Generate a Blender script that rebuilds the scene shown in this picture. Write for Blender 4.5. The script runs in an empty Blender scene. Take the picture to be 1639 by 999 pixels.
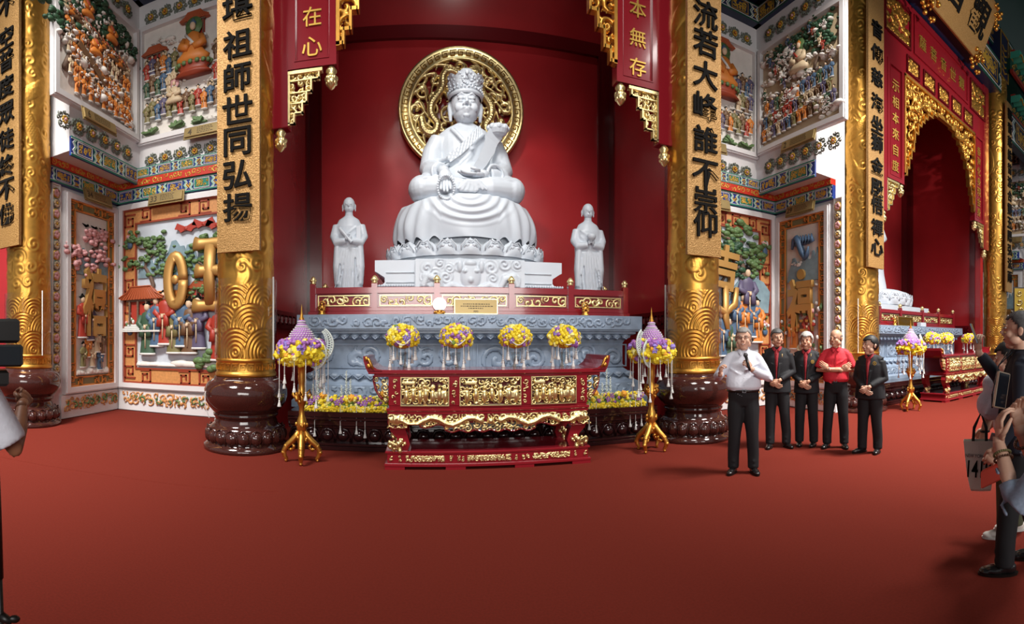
import bpy, bmesh, math, random
import numpy as np
from mathutils import Vector, Matrix
sin, cos, pi = math.sin, math.cos, math.pi
SC = bpy.context.scene
COL = SC.collection

# ------------------------------------------------------------------ camera
EYE = 1.55
F, HX, HY = 780.0, 680.0, 545.0          # panorama: pixels per radian, azimuth zero, horizon (1639 x 999)
cd = bpy.data.cameras.new('camera')
cam = bpy.data.objects.new('camera', cd); COL.objects.link(cam)
cd.type = 'PANO'
def setpano(t):
    for k, v in t.items():
        ok = False
        for holder in (cd, getattr(cd, 'cycles', None)):
            if holder is not None:
                try: setattr(holder, k, v); ok = True
                except Exception: pass
setpano({'panorama_type': 'CENTRAL_CYLINDRICAL',
         'central_cylindrical_range_u_min': -1639/2/F, 'central_cylindrical_range_u_max': 1639/2/F,
         'central_cylindrical_range_v_min': -(999-HY)/F, 'central_cylindrical_range_v_max': HY/F,
         'central_cylindrical_radius': 1.0})
cd.clip_start = 0.05; cd.clip_end = 200
cam.location = (0, 0, EYE)
cam.rotation_euler = (pi/2, 0, -((1639/2)-HX)/F)
SC.camera = cam
SC.view_settings.view_transform = 'Standard'
SC.view_settings.look = 'None'
SC.view_settings.gamma = 1.0
SC.view_settings.use_curve_mapping = False
SC.view_settings.exposure = 0.0
try:
    SC.cycles.max_bounces = 6; SC.cycles.diffuse_bounces = 3; SC.cycles.glossy_bounces = 3
    SC.cycles.transparent_max_bounces = 12; SC.cycles.transmission_bounces = 4
    SC.cycles.sample_clamp_indirect = 4.0; SC.cycles.sample_clamp_direct = 12.0
    SC.cycles.use_denoising = True
    SC.cycles.caustics_reflective = False; SC.cycles.caustics_refractive = False
except Exception: pass

# ------------------------------------------------------------------ world and lights
w = bpy.data.worlds.new('hall_daylight'); SC.world = w; w.use_nodes = True
w.node_tree.nodes['Background'].inputs[0].default_value = (0.92, 0.95, 1.0, 1)
w.node_tree.nodes['Background'].inputs[1].default_value = 0.26
def area(name, loc, target, size, power, color=(1, .96, .92), sy=None, spread=pi):
    d = bpy.data.lights.new(name, 'AREA'); d.energy = power; d.color = color; d.size = size
    d.spread = spread
    if sy: d.shape = 'RECTANGLE'; d.size_y = sy
    o = bpy.data.objects.new(name, d); COL.objects.link(o); o.location = loc
    o.rotation_euler = (Vector(target)-Vector(loc)).to_track_quat('-Z', 'Y').to_euler(); return o
def spot(name, loc, target, power, ang=40, color=(1, .95, .88), r=.12, blend=.6):
    d = bpy.data.lights.new(name, 'SPOT'); d.energy = power; d.color = color; d.spot_size = math.radians(ang)
    d.spot_blend = blend; d.shadow_soft_size = r
    o = bpy.data.objects.new(name, d); COL.objects.link(o); o.location = loc
    o.rotation_euler = (Vector(target)-Vector(loc)).to_track_quat('-Z', 'Y').to_euler(); return o
area('entrance_fill', (1.0, -6.5, 4.2), (1.0, 8, 3.6), 7.0, 340, (1, .96, .92), sy=3.0, spread=2.2)  # unseen soft fill added behind the camera, brightens gold columns and upright surfaces
area('ceiling_light_left', (-5.5, .8, 10.5), (-5.8, 6.0, 0), 2.0, 420, spread=1.5)
area('ceiling_light_middle', (.8, .8, 11.0), (.8, 8.2, 2.2), 2.5, 100, spread=1.2)
area('ceiling_light_right', (7.6, .8, 10.5), (8.2, 5.8, 0), 2.0, 480, spread=1.5)
area('ceiling_light_far', (13.5, 0.5, 9.5), (13.8, 7.0, 1), 2.0, 330, spread=1.9)
spot('floor_fill_left', (-6.4, 1.6, 9.5), (-6.6, 4.0, 0), 3600, 70, r=.5, blend=1)  # added fill, brightens the left side of the carpet
spot('floor_fill_right', (8.0, 1.4, 9.5), (8.4, 3.6, 0), 6200, 76, r=.5, blend=1)  # added fill, lifts the carpet on the right above its dark middle
spot('gate_fill', (10.5, 1.2, 7.5), (12.2, 6.7, 9.0), 900, 60)  # added fill for the dim gate and beam at the upper right
spot('statue_spotlight', (-1.2, 4.6, 8.6), (.73, 8.9, 5.0), 800, 40)
spot('statue_spotlight_low', (3.0, 3.4, 6.4), (.8, 8.9, 3.2), 30, 60)
spot('niche_light', (.77, 7.2, 11.2), (.77, 9.9, 4), 110, 110)
spot('panel_spotlight_left', (-3.9, 4.4, 9.5), (-5.2, 8.9, 3.2), 560, 62)
spot('panel_spotlight_right', (5.8, 4.4, 9.5), (7.0, 8.9, 3.2), 560, 62)
spot('panel_spotlight_far', (17.5, 4.4, 9.5), (19.2, 8.5, 3.2), 350, 60)

# ------------------------------------------------------------------ colours and materials
def lin(h):
    if isinstance(h, str):
        h = h.lstrip('#'); h = [int(h[i:i+2], 16)/255 for i in (0, 2, 4)]
    return tuple(c/12.92 if c <= .04045 else ((c+.055)/1.055)**2.4 for c in h)
MATS = {}
def M(name, col, rough=.5, metal=0.0, noise=None, bump=None, coat=0.0, alpha=None, emit=None, spec=None, ior=None):
    if name in MATS: return MATS[name]
    m = bpy.data.materials.new(name); m.use_nodes = True; nt = m.node_tree
    b = nt.nodes['Principled BSDF']; c = lin(col)
    b.inputs['Base Color'].default_value = (*c, 1); b.inputs['Roughness'].default_value = rough
    b.inputs['Metallic'].default_value = metal; b.inputs['Coat Weight'].default_value = coat
    b.inputs['Coat Roughness'].default_value = .06
    if spec is not None: b.inputs['Specular IOR Level'].default_value = spec
    tc = nt.nodes.new('ShaderNodeTexCoord')
    if noise:
        n = nt.nodes.new('ShaderNodeTexNoise'); n.inputs['Scale'].default_value = noise[0]; n.inputs['Detail'].default_value = 4
        r = nt.nodes.new('ShaderNodeValToRGB'); a = noise[1]; c2 = lin(noise[2]) if len(noise) > 2 else None
        r.color_ramp.elements[0].position = .3; r.color_ramp.elements[1].position = .7
        r.color_ramp.elements[0].color = (*([x*(1-a) for x in c] if c2 is None else c2), 1)
        r.color_ramp.elements[1].color = (*([min(1, x*(1+a)) for x in c] if c2 is None else c), 1)
        nt.links.new(tc.outputs['Object'], n.inputs['Vector']); nt.links.new(n.outputs['Fac'], r.inputs[0])
        nt.links.new(r.outputs[0], b.inputs['Base Color'])
    if bump:
        n = nt.nodes.new('ShaderNodeTexNoise'); n.inputs['Scale'].default_value = bump[0]; n.inputs['Detail'].default_value = 3
        bp = nt.nodes.new('ShaderNodeBump'); bp.inputs['Strength'].default_value = bump[1]; bp.inputs['Distance'].default_value = .01
        nt.links.new(tc.outputs['Object'], n.inputs['Vector']); nt.links.new(n.outputs['Fac'], bp.inputs['Height'])
        nt.links.new(bp.outputs[0], b.inputs['Normal'])
    if emit: b.inputs['Emission Color'].default_value = (*lin(emit[0]), 1); b.inputs['Emission Strength'].default_value = emit[1]
    if alpha is not None:
        gl = nt.nodes.new('ShaderNodeBsdfGlossy'); gl.inputs['Roughness'].default_value = .03
        tr = nt.nodes.new('ShaderNodeBsdfTransparent'); tr.inputs[0].default_value = (*c, 1)
        fr = nt.nodes.new('ShaderNodeLayerWeight'); fr.inputs[0].default_value = .12
        mx = nt.nodes.new('ShaderNodeMixShader'); nt.links.new(fr.outputs[1], mx.inputs[0])
        nt.links.new(tr.outputs[0], mx.inputs[1]); nt.links.new(gl.outputs[0], mx.inputs[2])
        nt.links.new(mx.outputs[0], nt.nodes['Material Output'].inputs[0])
    MATS[name] = m; return m
M('carpet', '#6c271d', .95, noise=(60, .10), bump=(400, .25), spec=.1)
M('gold', '#d39c48', .36, .92, noise=(9, .12))
M('gold_pale', '#f2dda0', .3, .9, noise=(14, .12))
M('gold_leaf', '#c79a58', .45, .55)
M('gold_dark', '#8a6420', .4, .9)
M('gold_glitter', '#c0955c', .45, .45, noise=(70, .5, '#86622f'), bump=(60, .9))
M('gold_letter', '#c9a24a', .35, .7)
M('black_paint', '#0d0b09', .8, spec=.15)
M('red_lacquer', '#861a24', .16, coat=.5)
M('red_wall', '#a5282c', .24, coat=.3, noise=(.8, .12))
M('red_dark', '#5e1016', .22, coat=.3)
M('marble_white', '#cdd5de', .35, noise=(3, .03))
M('marble_grey', '#8797ab', .3, noise=(7, .14), coat=.2)
M('granite', '#3e211d', .1, noise=(120, .35), coat=.5)
M('black_stone', '#2a1415', .12, noise=(90, .3), coat=.4)
M('plaster', '#dddbdb', .45, noise=(2, .03))
M('plaster_cream', '#e2dcd4', .5, noise=(8, .05))
M('sky_paint', '#c3cbd4', .5, noise=(3, .12))
M('orange', '#c98d55', .45, noise=(20, .15))
M('brick', '#963f28', .45)
M('blue', '#203a86', .4); M('blue_dark', '#1b2748', .4); M('green', '#1d7a66', .4); M('green_dark', '#17483c', .4)
M('teal', '#4fc3a6', .35); M('white', '#dcdcd8', .4); M('red_bright', '#c1301f', .4); M('ochre', '#c39a3a', .4, .3)
M('leaf', '#5d7a4a', .5, noise=(25, .3)); M('leaf_dark', '#2f5038', .5, noise=(25, .3)); M('bark', '#6d5748', .6, noise=(20, .3))
M('pink', '#d9a3a3', .5); M('robe_green', '#3f5a45', .5); M('robe_brown', '#6e5037', .5); M('robe_olive', '#7a7248', .5)
M('robe_purple', '#5c5570', .5); M('robe_blue', '#4a6480', .5); M('robe_red', '#a83a2c', .45); M('robe_orange', '#cf7c33', .5)
M('robe_cream', '#c9b392', .5); M('face', '#dcbfa0', .5); M('roof_tile', '#a8532f', .5); M('stone_dark', '#4c4a4c', .5)
M('mountain', '#7f98a2', .5, noise=(6, .2)); M('scroll_grey', '#6d7468', .45)
M('plate', '#9a8558', .35, .5); M('plate_text', '#4a3a20', .5)
M('yellow', '#e6cc2c', .6, noise=(40, .2)); M('yellow_pale', '#e8df86', .6, noise=(40, .15)); M('purple', '#9a62a8', .6, noise=(40, .2))
M('lilac', '#8f7cc9', .6, noise=(40, .15)); M('rose_orange', '#e8a32c', .6); M('stem_green', '#6c8a3a', .6)
M('cord', '#d3d3cf', .6); M('lace', '#c9d2cc', .6)
M('glass', '#f2f6f6', .05, alpha=1); M('crystal', '#d6dde0', .1, coat=.4)
M('acrylic', '#fbf9f4', .05, alpha=1)
M('lamp_white', '#ffffff', .3, emit=('#fff8ee', 1.6))
M('skin', '#cf9b7e', .5, noise=(12, .06)); M('skin_pale', '#dcae94', .5, noise=(12, .06)); M('skin_brown', '#8a5a40', .5)
M('black_cloth', '#15151a', .75, bump=(300, .2)); M('black_trouser', '#121216', .8, bump=(300, .2)); M('navy_cloth', '#1c2230', .75, bump=(300, .2))
M('white_shirt', '#dadce6', .65, bump=(40, .3)); M('red_shirt', '#961925', .7, bump=(60, .3)); M('red_polo', '#d02434', .7, bump=(60, .3))
M('denim', '#8e9db2', .8, noise=(60, .15)); M('hair_grey', '#8c8884', .7, noise=(60, .25)); M('hair_black', '#131113', .6)
M('hair_white', '#b0aca6', .7, noise=(60, .2)); M('hair_salt', '#4c4a4a', .65, noise=(70, .3))
M('shoe_black', '#1a1718', .25, coat=.3); M('leather', '#171412', .4); M('steel', '#b9bcc2', .25, 1.0)
M('eye_white', '#d8d2c8', .3); M('eye_dark', '#1c1412', .3); M('lips', '#8e4a40', .5)
M('canvas', '#efe6d8', .8, bump=(250, .4)); M('sneaker', '#e2ded6', .6); M('olive_cloth', '#4b4f3a', .8)
M('screen', '#10141a', .12, coat=.4); M('phone_gold', '#c4b09a', .3, .6); M('yellow_wall', '#d2b03a', .5, noise=(3, .1))
M('brown_bead', '#5a3622', .3, coat=.3)

# ------------------------------------------------------------------ geometry collector
class G:
    def __init__(s): s.v = []; s.f = []; s.mi = []; s.m = 0
    def add(s, vs, fs):
        b = len(s.v); s.v.extend(tuple(map(float, p)) for p in vs)
        s.f.extend(tuple(b+i for i in f) for f in fs); s.mi.extend([s.m]*len(fs)); return s
    def box(s, x0, x1, y0, y1, z0, z1, bev=0):
        if bev <= 0:
            return s.add([(x0,y0,z0),(x1,y0,z0),(x1,y1,z0),(x0,y1,z0),(x0,y0,z1),(x1,y0,z1),(x1,y1,z1),(x0,y1,z1)],
                         [(0,3,2,1),(4,5,6,7),(0,1,5,4),(1,2,6,5),(2,3,7,6),(3,0,4,7)])
        b = bev; vs = []
        for (z, i) in ((z0, b), (z0+b, 0), (z1-b, 0), (z1, b)):
            vs += [(x0+i,y0+i,z),(x1-i,y0+i,z),(x1-i,y1-i,z),(x0+i,y1-i,z)]
        fs = [(3,2,1,0),(12,13,14,15)]
        for k in range(3):
            for j in range(4):
                a = k*4+j; c = k*4+(j+1) % 4; fs.append((a, c, c+4, a+4))
        return s.add(vs, fs)
    def cbox(s, c, d, bev=0): return s.box(c[0]-d[0]/2, c[0]+d[0]/2, c[1]-d[1]/2, c[1]+d[1]/2, c[2]-d[2]/2, c[2]+d[2]/2, bev)
    def tube(s, pts, rad, n=8, cap=True, flat=None):
        P = [Vector(p) for p in pts]; N = len(P)
        if not hasattr(rad, '__len__'): rad = [rad]*N
        vs = []; up = None
        for i in range(N):
            t = (P[min(i+1, N-1)]-P[max(i-1, 0)])
            t = t.normalized() if t.length > 1e-9 else Vector((0, 0, 1))
            if up is None:
                up = Vector((0, 0, 1)) if abs(t.z) < .9 else Vector((0, 1, 0))
            a = t.cross(up)
            if a.length < 1e-6: a = t.cross(Vector((1, 0.1, 0)))
            a.normalize(); b = a.cross(t).normalized(); up = b
            for k in range(n):
                q = 2*pi*k/n; o = a*cos(q)*rad[i]+b*sin(q)*rad[i]
                if flat: o = Vector((o.x*flat[0], o.y*flat[1], o.z*flat[2]))
                vs.append(P[i]+o)
        fs = [(i*n+k, i*n+(k+1) % n, (i+1)*n+(k+1) % n, (i+1)*n+k) for i in range(N-1) for k in range(n)]
        if cap: fs += [tuple(range(n))[::-1], tuple((N-1)*n+k for k in range(n))]
        return s.add(vs, fs)
    def ell(s, c, r, nu=12, nv=8, rot=None):
        if not hasattr(r, '__len__'): r = (r, r, r)
        vs = [Vector((0, 0, -r[2]))]
        for j in range(1, nv):
            a = -pi/2+pi*j/nv
            for k in range(nu):
                q = 2*pi*k/nu; vs.append(Vector((r[0]*cos(a)*cos(q), r[1]*cos(a)*sin(q), r[2]*sin(a))))
        vs.append(Vector((0, 0, r[2])))
        if rot is not None: vs = [rot @ p for p in vs]
        vs = [p+Vector(c) for p in vs]
        fs = [(0, 1+(k+1) % nu, 1+k) for k in range(nu)]
        for j in range(nv-2):
            for k in range(nu):
                a = 1+j*nu+k; b = 1+j*nu+(k+1) % nu; fs.append((a, b, b+nu, a+nu))
        t = len(vs)-1; o = 1+(nv-2)*nu
        fs += [(o+k, o+(k+1) % nu, t) for k in range(nu)]
        return s.add(vs, fs)
    def lathe(s, prof, n=32, c=(0, 0, 0), sq=1.0, cap=True):
        vs = [(c[0]+r*cos(2*pi*k/n), c[1]+r*sq*sin(2*pi*k/n), c[2]+z) for r, z in prof for k in range(n)]
        N = len(prof)
        fs = [(i*n+k, i*n+(k+1) % n, (i+1)*n+(k+1) % n, (i+1)*n+k) for i in range(N-1) for k in range(n)]
        if cap: fs += [tuple(range(n))[::-1], tuple((N-1)*n+k for k in range(n))]
        return s.add(vs, fs)
    def loft(s, secs, n=20, pw=2.0):
        """secs: (cx, cy, z, rx, ry)"""
        vs = []
        for (cx, cy, z, rx, ry) in secs:
            for k in range(n):
                q = 2*pi*k/n; a, b = cos(q), sin(q)
                vs.append((cx+rx*math.copysign(abs(a)**(2/pw), a), cy+ry*math.copysign(abs(b)**(2/pw), b), z))
        N = len(secs)
        fs = [(i*n+k, i*n+(k+1) % n, (i+1)*n+(k+1) % n, (i+1)*n+k) for i in range(N-1) for k in range(n)]
        fs += [tuple(range(n))[::-1], tuple((N-1)*n+k for k in range(n))]
        return s.add(vs, fs)
    def prism(s, poly, y0, y1):
        """poly: list of (x, z), extruded along y"""
        n = len(poly)
        vs = [(x, y0, z) for x, z in poly]+[(x, y1, z) for x, z in poly]
        fs = [tuple(range(n)), tuple(range(2*n-1, n-1, -1))]+[(i, i+n, (i+1) % n+n, (i+1) % n) for i in range(n)]
        return s.add(vs, fs)
    def hprism(s, poly, z0, z1):
        n = len(poly)
        vs = [(x, y, z0) for x, y in poly]+[(x, y, z1) for x, y in poly]
        fs = [tuple(range(n))[::-1], tuple(range(n, 2*n))]+[(i, (i+1) % n, (i+1) % n+n, i+n) for i in range(n)]
        return s.add(vs, fs)
    def frame(s, x0, x1, z0, z1, b, y0, y1):
        s.box(x0, x1, y0, y1, z0, z0+b); s.box(x0, x1, y0, y1, z1-b, z1)
        s.box(x0, x0+b, y0, y1, z0+b, z1-b); s.box(x1-b, x1, y0, y1, z0+b, z1-b); return s
    def xf(s, fn, start=0):
        s.v[start:] = [tuple(fn(*p)) for p in s.v[start:]]; return s
    def mesh(s, name, mats, smooth=False, fixn=False):
        me = bpy.data.meshes.new(name); me.from_pydata(s.v, [], s.f)
        if not isinstance(mats, (list, tuple)): mats = [mats]
        for m in mats: me.materials.append(MATS[m] if isinstance(m, str) else m)
        if len(mats) > 1: me.polygons.foreach_set('material_index', s.mi)
        if smooth: me.polygons.foreach_set('use_smooth', [True]*len(me.polygons))
        if fixn:
            bm = bmesh.new(); bm.from_mesh(me); bmesh.ops.recalc_face_normals(bm, faces=bm.faces); bm.to_mesh(me); bm.free()
        me.update(); return me
    def obj(s, name, mats, parent=None, loc=(0, 0, 0), rot=(0, 0, 0), smooth=False, label=None, kind=None, fixn=False):
        return put(name, s.mesh(name, mats, smooth, fixn), parent, loc, rot, label, kind)

def put(name, me, parent=None, loc=(0, 0, 0), rot=(0, 0, 0), label=None, kind=None, scale=None):
    o = bpy.data.objects.new(name, me); COL.objects.link(o); o.parent = parent
    o.location = loc; o.rotation_euler = rot
    if scale is not None: o.scale = scale if hasattr(scale, '__len__') else (scale,)*3
    if label: o['label'] = label
    if kind: o['kind'] = kind
    return o
def thing(name, label, cat, loc=(0, 0, 0), rz=0, group=None):
    o = bpy.data.objects.new(name, None); COL.objects.link(o); o.location = loc; o.rotation_euler = (0, 0, rz)
    o.empty_display_size = .1
    tag(o, label, cat, group); return o
def tag(o, label, cat, group=None):
    o['label'] = label; o['category'] = cat
    if group: o['group'] = group
    return o
def kids(o): return [c for c in bpy.data.objects if c.parent == o]
def copy_tree(o, parent=None, cmap=None):
    if cmap is None:
        cmap = {}
        for c in COL.objects:
            if c.parent: cmap.setdefault(c.parent.name, []).append(c)
    c = o.copy(); COL.objects.link(c); c.parent = parent
    for ch in cmap.get(o.name, []): copy_tree(ch, c, cmap)
    return c
def struct(name, g, mats, parent=None, **k):
    o = g.obj(name, mats, parent, **k)
    o['kind'] = 'structure'; return o
def blob(g, name, mats, voxel=.01, smooth=4, fac=.5, parent=None, loc=(0, 0, 0), rot=(0, 0, 0), label=None, extra=None, only_mesh=False, dec=None):
    """merge overlapping solids in g into one continuous skin"""
    me = g.mesh(name+'_src', mats)
    o = bpy.data.objects.new('tmp', me); COL.objects.link(o)
    r = o.modifiers.new('r', 'REMESH'); r.mode = 'VOXEL'; r.voxel_size = voxel; r.use_smooth_shade = True
    if smooth:
        s = o.modifiers.new('s', 'SMOOTH'); s.iterations = smooth; s.factor = fac
    if dec:
        d = o.modifiers.new('d', 'DECIMATE'); d.ratio = dec
    dg = bpy.context.evaluated_depsgraph_get()
    out = bpy.data.meshes.new_from_object(o.evaluated_get(dg)); out.name = name
    bpy.data.objects.remove(o); bpy.data.meshes.remove(me)
    if extra is not None:      # unmerged extra islands rooted in the body
        e = extra.mesh('e', mats, True); bm = bmesh.new(); bm.from_mesh(out); bm.from_mesh(e); bm.to_mesh(out); bm.free()
        bpy.data.meshes.remove(e)
    out.materials.clear()
    for m in (mats if isinstance(mats, (list, tuple)) else [mats]): out.materials.append(MATS[m])
    out.polygons.foreach_set('use_smooth', [True]*len(out.polygons))
    if only_mesh: return out
    return put(name, out, parent, loc, rot, label)

# ------------------------------------------------------------------ writing
GC = {}
def glyph(ch, size=1.0, depth=.01, bold=0.0, mat='black_paint'):
    k = (ch, round(size, 3), depth, bold, mat)
    if k in GC: return GC[k]
    f = bpy.data.curves.new('t', 'FONT'); f.body = ch; f.size = 1.0; f.extrude = .5; f.offset = bold; f.resolution_u = 3
    o = bpy.data.objects.new('t', f); COL.objects.link(o)
    me = bpy.data.meshes.new_from_object(o.evaluated_get(bpy.context.evaluated_depsgraph_get()))
    bpy.data.objects.remove(o); bpy.data.curves.remove(f)
    n = len(me.vertices); co = np.empty(n*3); me.vertices.foreach_get('co', co); co = co.reshape(-1, 3)
    if n:
        lo, hi = co.min(0), co.max(0); c = (lo+hi)/2; s = size/max(1e-6, (hi[1]-lo[1]) if len(ch) == 1 else .73)
        out = np.stack([(co[:, 0]-c[0])*s, -(co[:, 2]+.5)*depth, (co[:, 1]-c[1])*s], 1)
        me.vertices.foreach_set('co', out.ravel())
    me.materials.clear(); me.materials.append(MATS[mat]); me.name = 'letter'; me.update()
    GC[k] = me; return me

# ------------------------------------------------------------------ carved relief from height patterns
def spirals(X, Z, cs):
    H = np.zeros_like(X)
    for (cx, cz, R, turns, sg, ph) in cs:
        dx = X-cx; dz = Z-cz; r = np.sqrt(dx*dx+dz*dz); k = r < R
        if not k.any(): continue
        rr = r[k]/R; a = np.arctan2(dz[k], dx[k])
        v = (.5+.5*np.cos(2*pi*turns*rr-sg*a+ph))*(1-rr**4)
        H[k] = np.maximum(H[k], v)
    return H
def jgrid(x0, x1, z0, z1, cell, rng, R=.75, turns=(1.3, 2.2)):
    out = []; nx = max(1, round((x1-x0)/cell)); nz = max(1, round((z1-z0)/cell))
    for i in range(nx):
        for j in range(nz):
            out.append((x0+(i+.5+rng.uniform(-.25, .25))*(x1-x0)/nx, z0+(j+.5+rng.uniform(-.25, .25))*(z1-z0)/nz,
                        cell*R*rng.uniform(.75, 1.15), rng.uniform(*turns), rng.choice((-1, 1)), rng.uniform(0, 6.28)))
    return out
def snake(X, Z, pts, r, scale_pitch=.06):
    """sinuous scaled body as a height pattern"""
    H = np.zeros_like(X); L = 0
    for (a, b) in zip(pts[:-1], pts[1:]):
        d = (b[0]-a[0], b[1]-a[1]); l = math.hypot(*d) or 1e-6
        t = np.clip(((X-a[0])*d[0]+(Z-a[1])*d[1])/l/l, 0, 1)
        e = np.hypot(X-a[0]-t*d[0], Z-a[1]-t*d[1]); k = e < r
        v = np.sqrt(np.clip(1-(e/r)**2, 0, 1))
        v = v*(.86+.14*np.cos((L+t*l)/scale_pitch*2*pi)*np.cos(e/r*9))
        H = np.where(k, np.maximum(H, v), H); L += l
    return H
def relief(x0, x1, z0, z1, nx, nz, fn, depth, thr=None, back=.0, mapf=None, inside=None, g=None):
    """height pattern to mesh; cells under thr are cut through (openwork), cut edges get walls down to y=back"""
    g = g or G()
    xs = np.linspace(x0, x1, nx+1); zs = np.linspace(z0, z1, nz+1); X, Z = np.meshgrid(xs, zs)
    H = fn(X, Z); Y = -depth*H
    C = (H[:-1, :-1]+H[1:, :-1]+H[:-1, 1:]+H[1:, 1:])/4
    keep = np.ones_like(C, bool) if thr is None else C > thr
    if inside is not None:
        keep &= inside((X[:-1, :-1]+X[1:, 1:])/2, (Z[:-1, :-1]+Z[1:, 1:])/2)
    W = nx+1; idx = -np.ones(X.size, int)
    J, I = np.nonzero(keep)
    q = np.stack([J*W+I, J*W+I+1, (J+1)*W+I+1, (J+1)*W+I], 1)
    used = np.unique(q); idx[used] = np.arange(len(used))
    x, y, z = X.ravel()[used], Y.ravel()[used], Z.ravel()[used]
    fs = idx[q].tolist()
    if thr is not None or inside is not None:
        kp = np.pad(keep, 1); wall = []
        bidx = {}
        bx = []
        def bk(i):
            if i not in bidx: bidx[i] = len(used)+len(bx); bx.append(i)
            return bidx[i]
        for (dj, di, a, b) in ((-1, 0, 0, 1), (0, 1, 1, 2), (1, 0, 2, 3), (0, -1, 3, 0)):
            e = ~kp[1+dj:1+dj+nz, 1+di:1+di+nx][J, I]
            for r in q[e]:
                wall.append((idx[r[b]], idx[r[a]], bk(r[a]), bk(r[b])))
        bx = np.array(bx, int)
        if len(bx):
            x = np.concatenate([x, X.ravel()[bx]]); z = np.concatenate([z, Z.ravel()[bx]]); y = np.concatenate([y, np.full(len(bx), back)])
        fs += [tuple(int(t) for t in f) for f in wall]
    if mapf: x, y, z = mapf(x, y, z)
    g.add(np.stack([x, y, z], 1), fs); return g
def scrollwork(w, h, cell, seed, depth=.02, thr=.35, res=None, back=.0, extra=None, g=None, x0=None, z0=None, inside=None, R=.75):
    rng = random.Random(seed); x0 = -w/2 if x0 is None else x0; z0 = 0 if z0 is None else z0
    cs = jgrid(x0, x0+w, z0, z0+h, cell, rng, R); res = res or cell/7
    def fn(X, Z):
        H = spirals(X, Z, cs)
        if extra: H = np.maximum(H, extra(X, Z))
        return H
    return relief(x0, x0+w, z0, z0+h, max(4, int(w/res)), max(4, int(h/res)), fn, depth, thr, back, g=g, inside=inside)
# ================================================================== the setting
g = G(); g.box(-16, 34, -7, 16, -.1, 0); fl = struct('floor', g, 'carpet')
g = G()   # seam between two lengths of carpet
pts = []
for i in range(26):
    x = -6.6+i*.205; pts.append((x, 4.74+.165*(x+1.57)+.015*sin(i*.5), .0005))
g.tube(pts, .004, 5); g.obj('seam', 'carpet', fl)
g = G(); g.box(-16, 34, -7, 16, 14.0, 14.2); struct('ceiling', g, 'green_dark')
CX1, CX2 = .77, 11.85                       # middles of the two shrine niches

def niche_shell(cx, tagn):
    zc = 11.5; h = 3.17
    g = G(); g.box(cx-h-.3, cx+h+.3, 9.94, 10.2, 0, zc); back = struct('wall_back_'+tagn, g, 'red_wall')
    g = G()                                  # raised frame around the big back panel
    g.box(cx-h, cx-2.9, 9.86, 9.94, .1, 7.95); g.box(cx+2.9, cx+h, 9.86, 9.94, .1, 7.95)
    g.box(cx-2.9, cx+2.9, 9.86, 9.94, 7.68, 7.95)
    g.frame(cx-2.93, cx+2.93, 1.0, 7.71, .04, 9.835, 9.86)
    g.obj('panel_frame', 'red_dark', back)
    for sx, nm in ((-1, 'left'), (1, 'right')):
        g = G(); x = cx+sx*h
        g.box(min(x, x+sx*.2), max(x, x+sx*.2), 6.9, 9.94, 0, zc)
        wl = struct('wall_%s_%s' % (nm, tagn), g, 'red_wall')
        g = G(); x2 = x-sx*.03
        for (a, b, c, d) in ((7.1, 7.3, .1, 8), (9.6, 9.86, .1, 8)): g.box(min(x, x2), max(x, x2), a, b, c, d)
        g.box(min(x, x2), max(x, x2), 7.3, 9.6, 1.75, 2.05); g.obj('panel_frame', 'red_dark', wl)
        rng = random.Random(5); g = G()       # fret band carved on the side wall
        for k in range(9):
            y = 7.35+k*.25
            for (a, b, c, d) in ((0, .2, 0, .03), (0, .03, 0, .16), (0, .14, .13, .16), (.11, .14, .06, .16), (.06, .14, .06, .09)):
                g.box(min(x2, x2-sx*.02), max(x2, x2-sx*.02), y+a, y+b, 1.82+c, 1.82+d)
        g.obj('fret_band', 'red_dark', wl, kind='stuff')
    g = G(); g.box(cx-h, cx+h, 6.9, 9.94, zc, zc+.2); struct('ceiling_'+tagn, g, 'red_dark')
niche_shell(CX1, 'middle'); niche_shell(CX2, 'right')
g = G(); g.box(-13.5, -7.02, 6.5, 6.9, 0, 11); struct('wall_left_shrine', g, 'red_wall')
g = G(); g.box(19.9, 30, 6.9, 7.2, 0, 11); struct('wall_far_right', g, 'red_wall')

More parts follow.
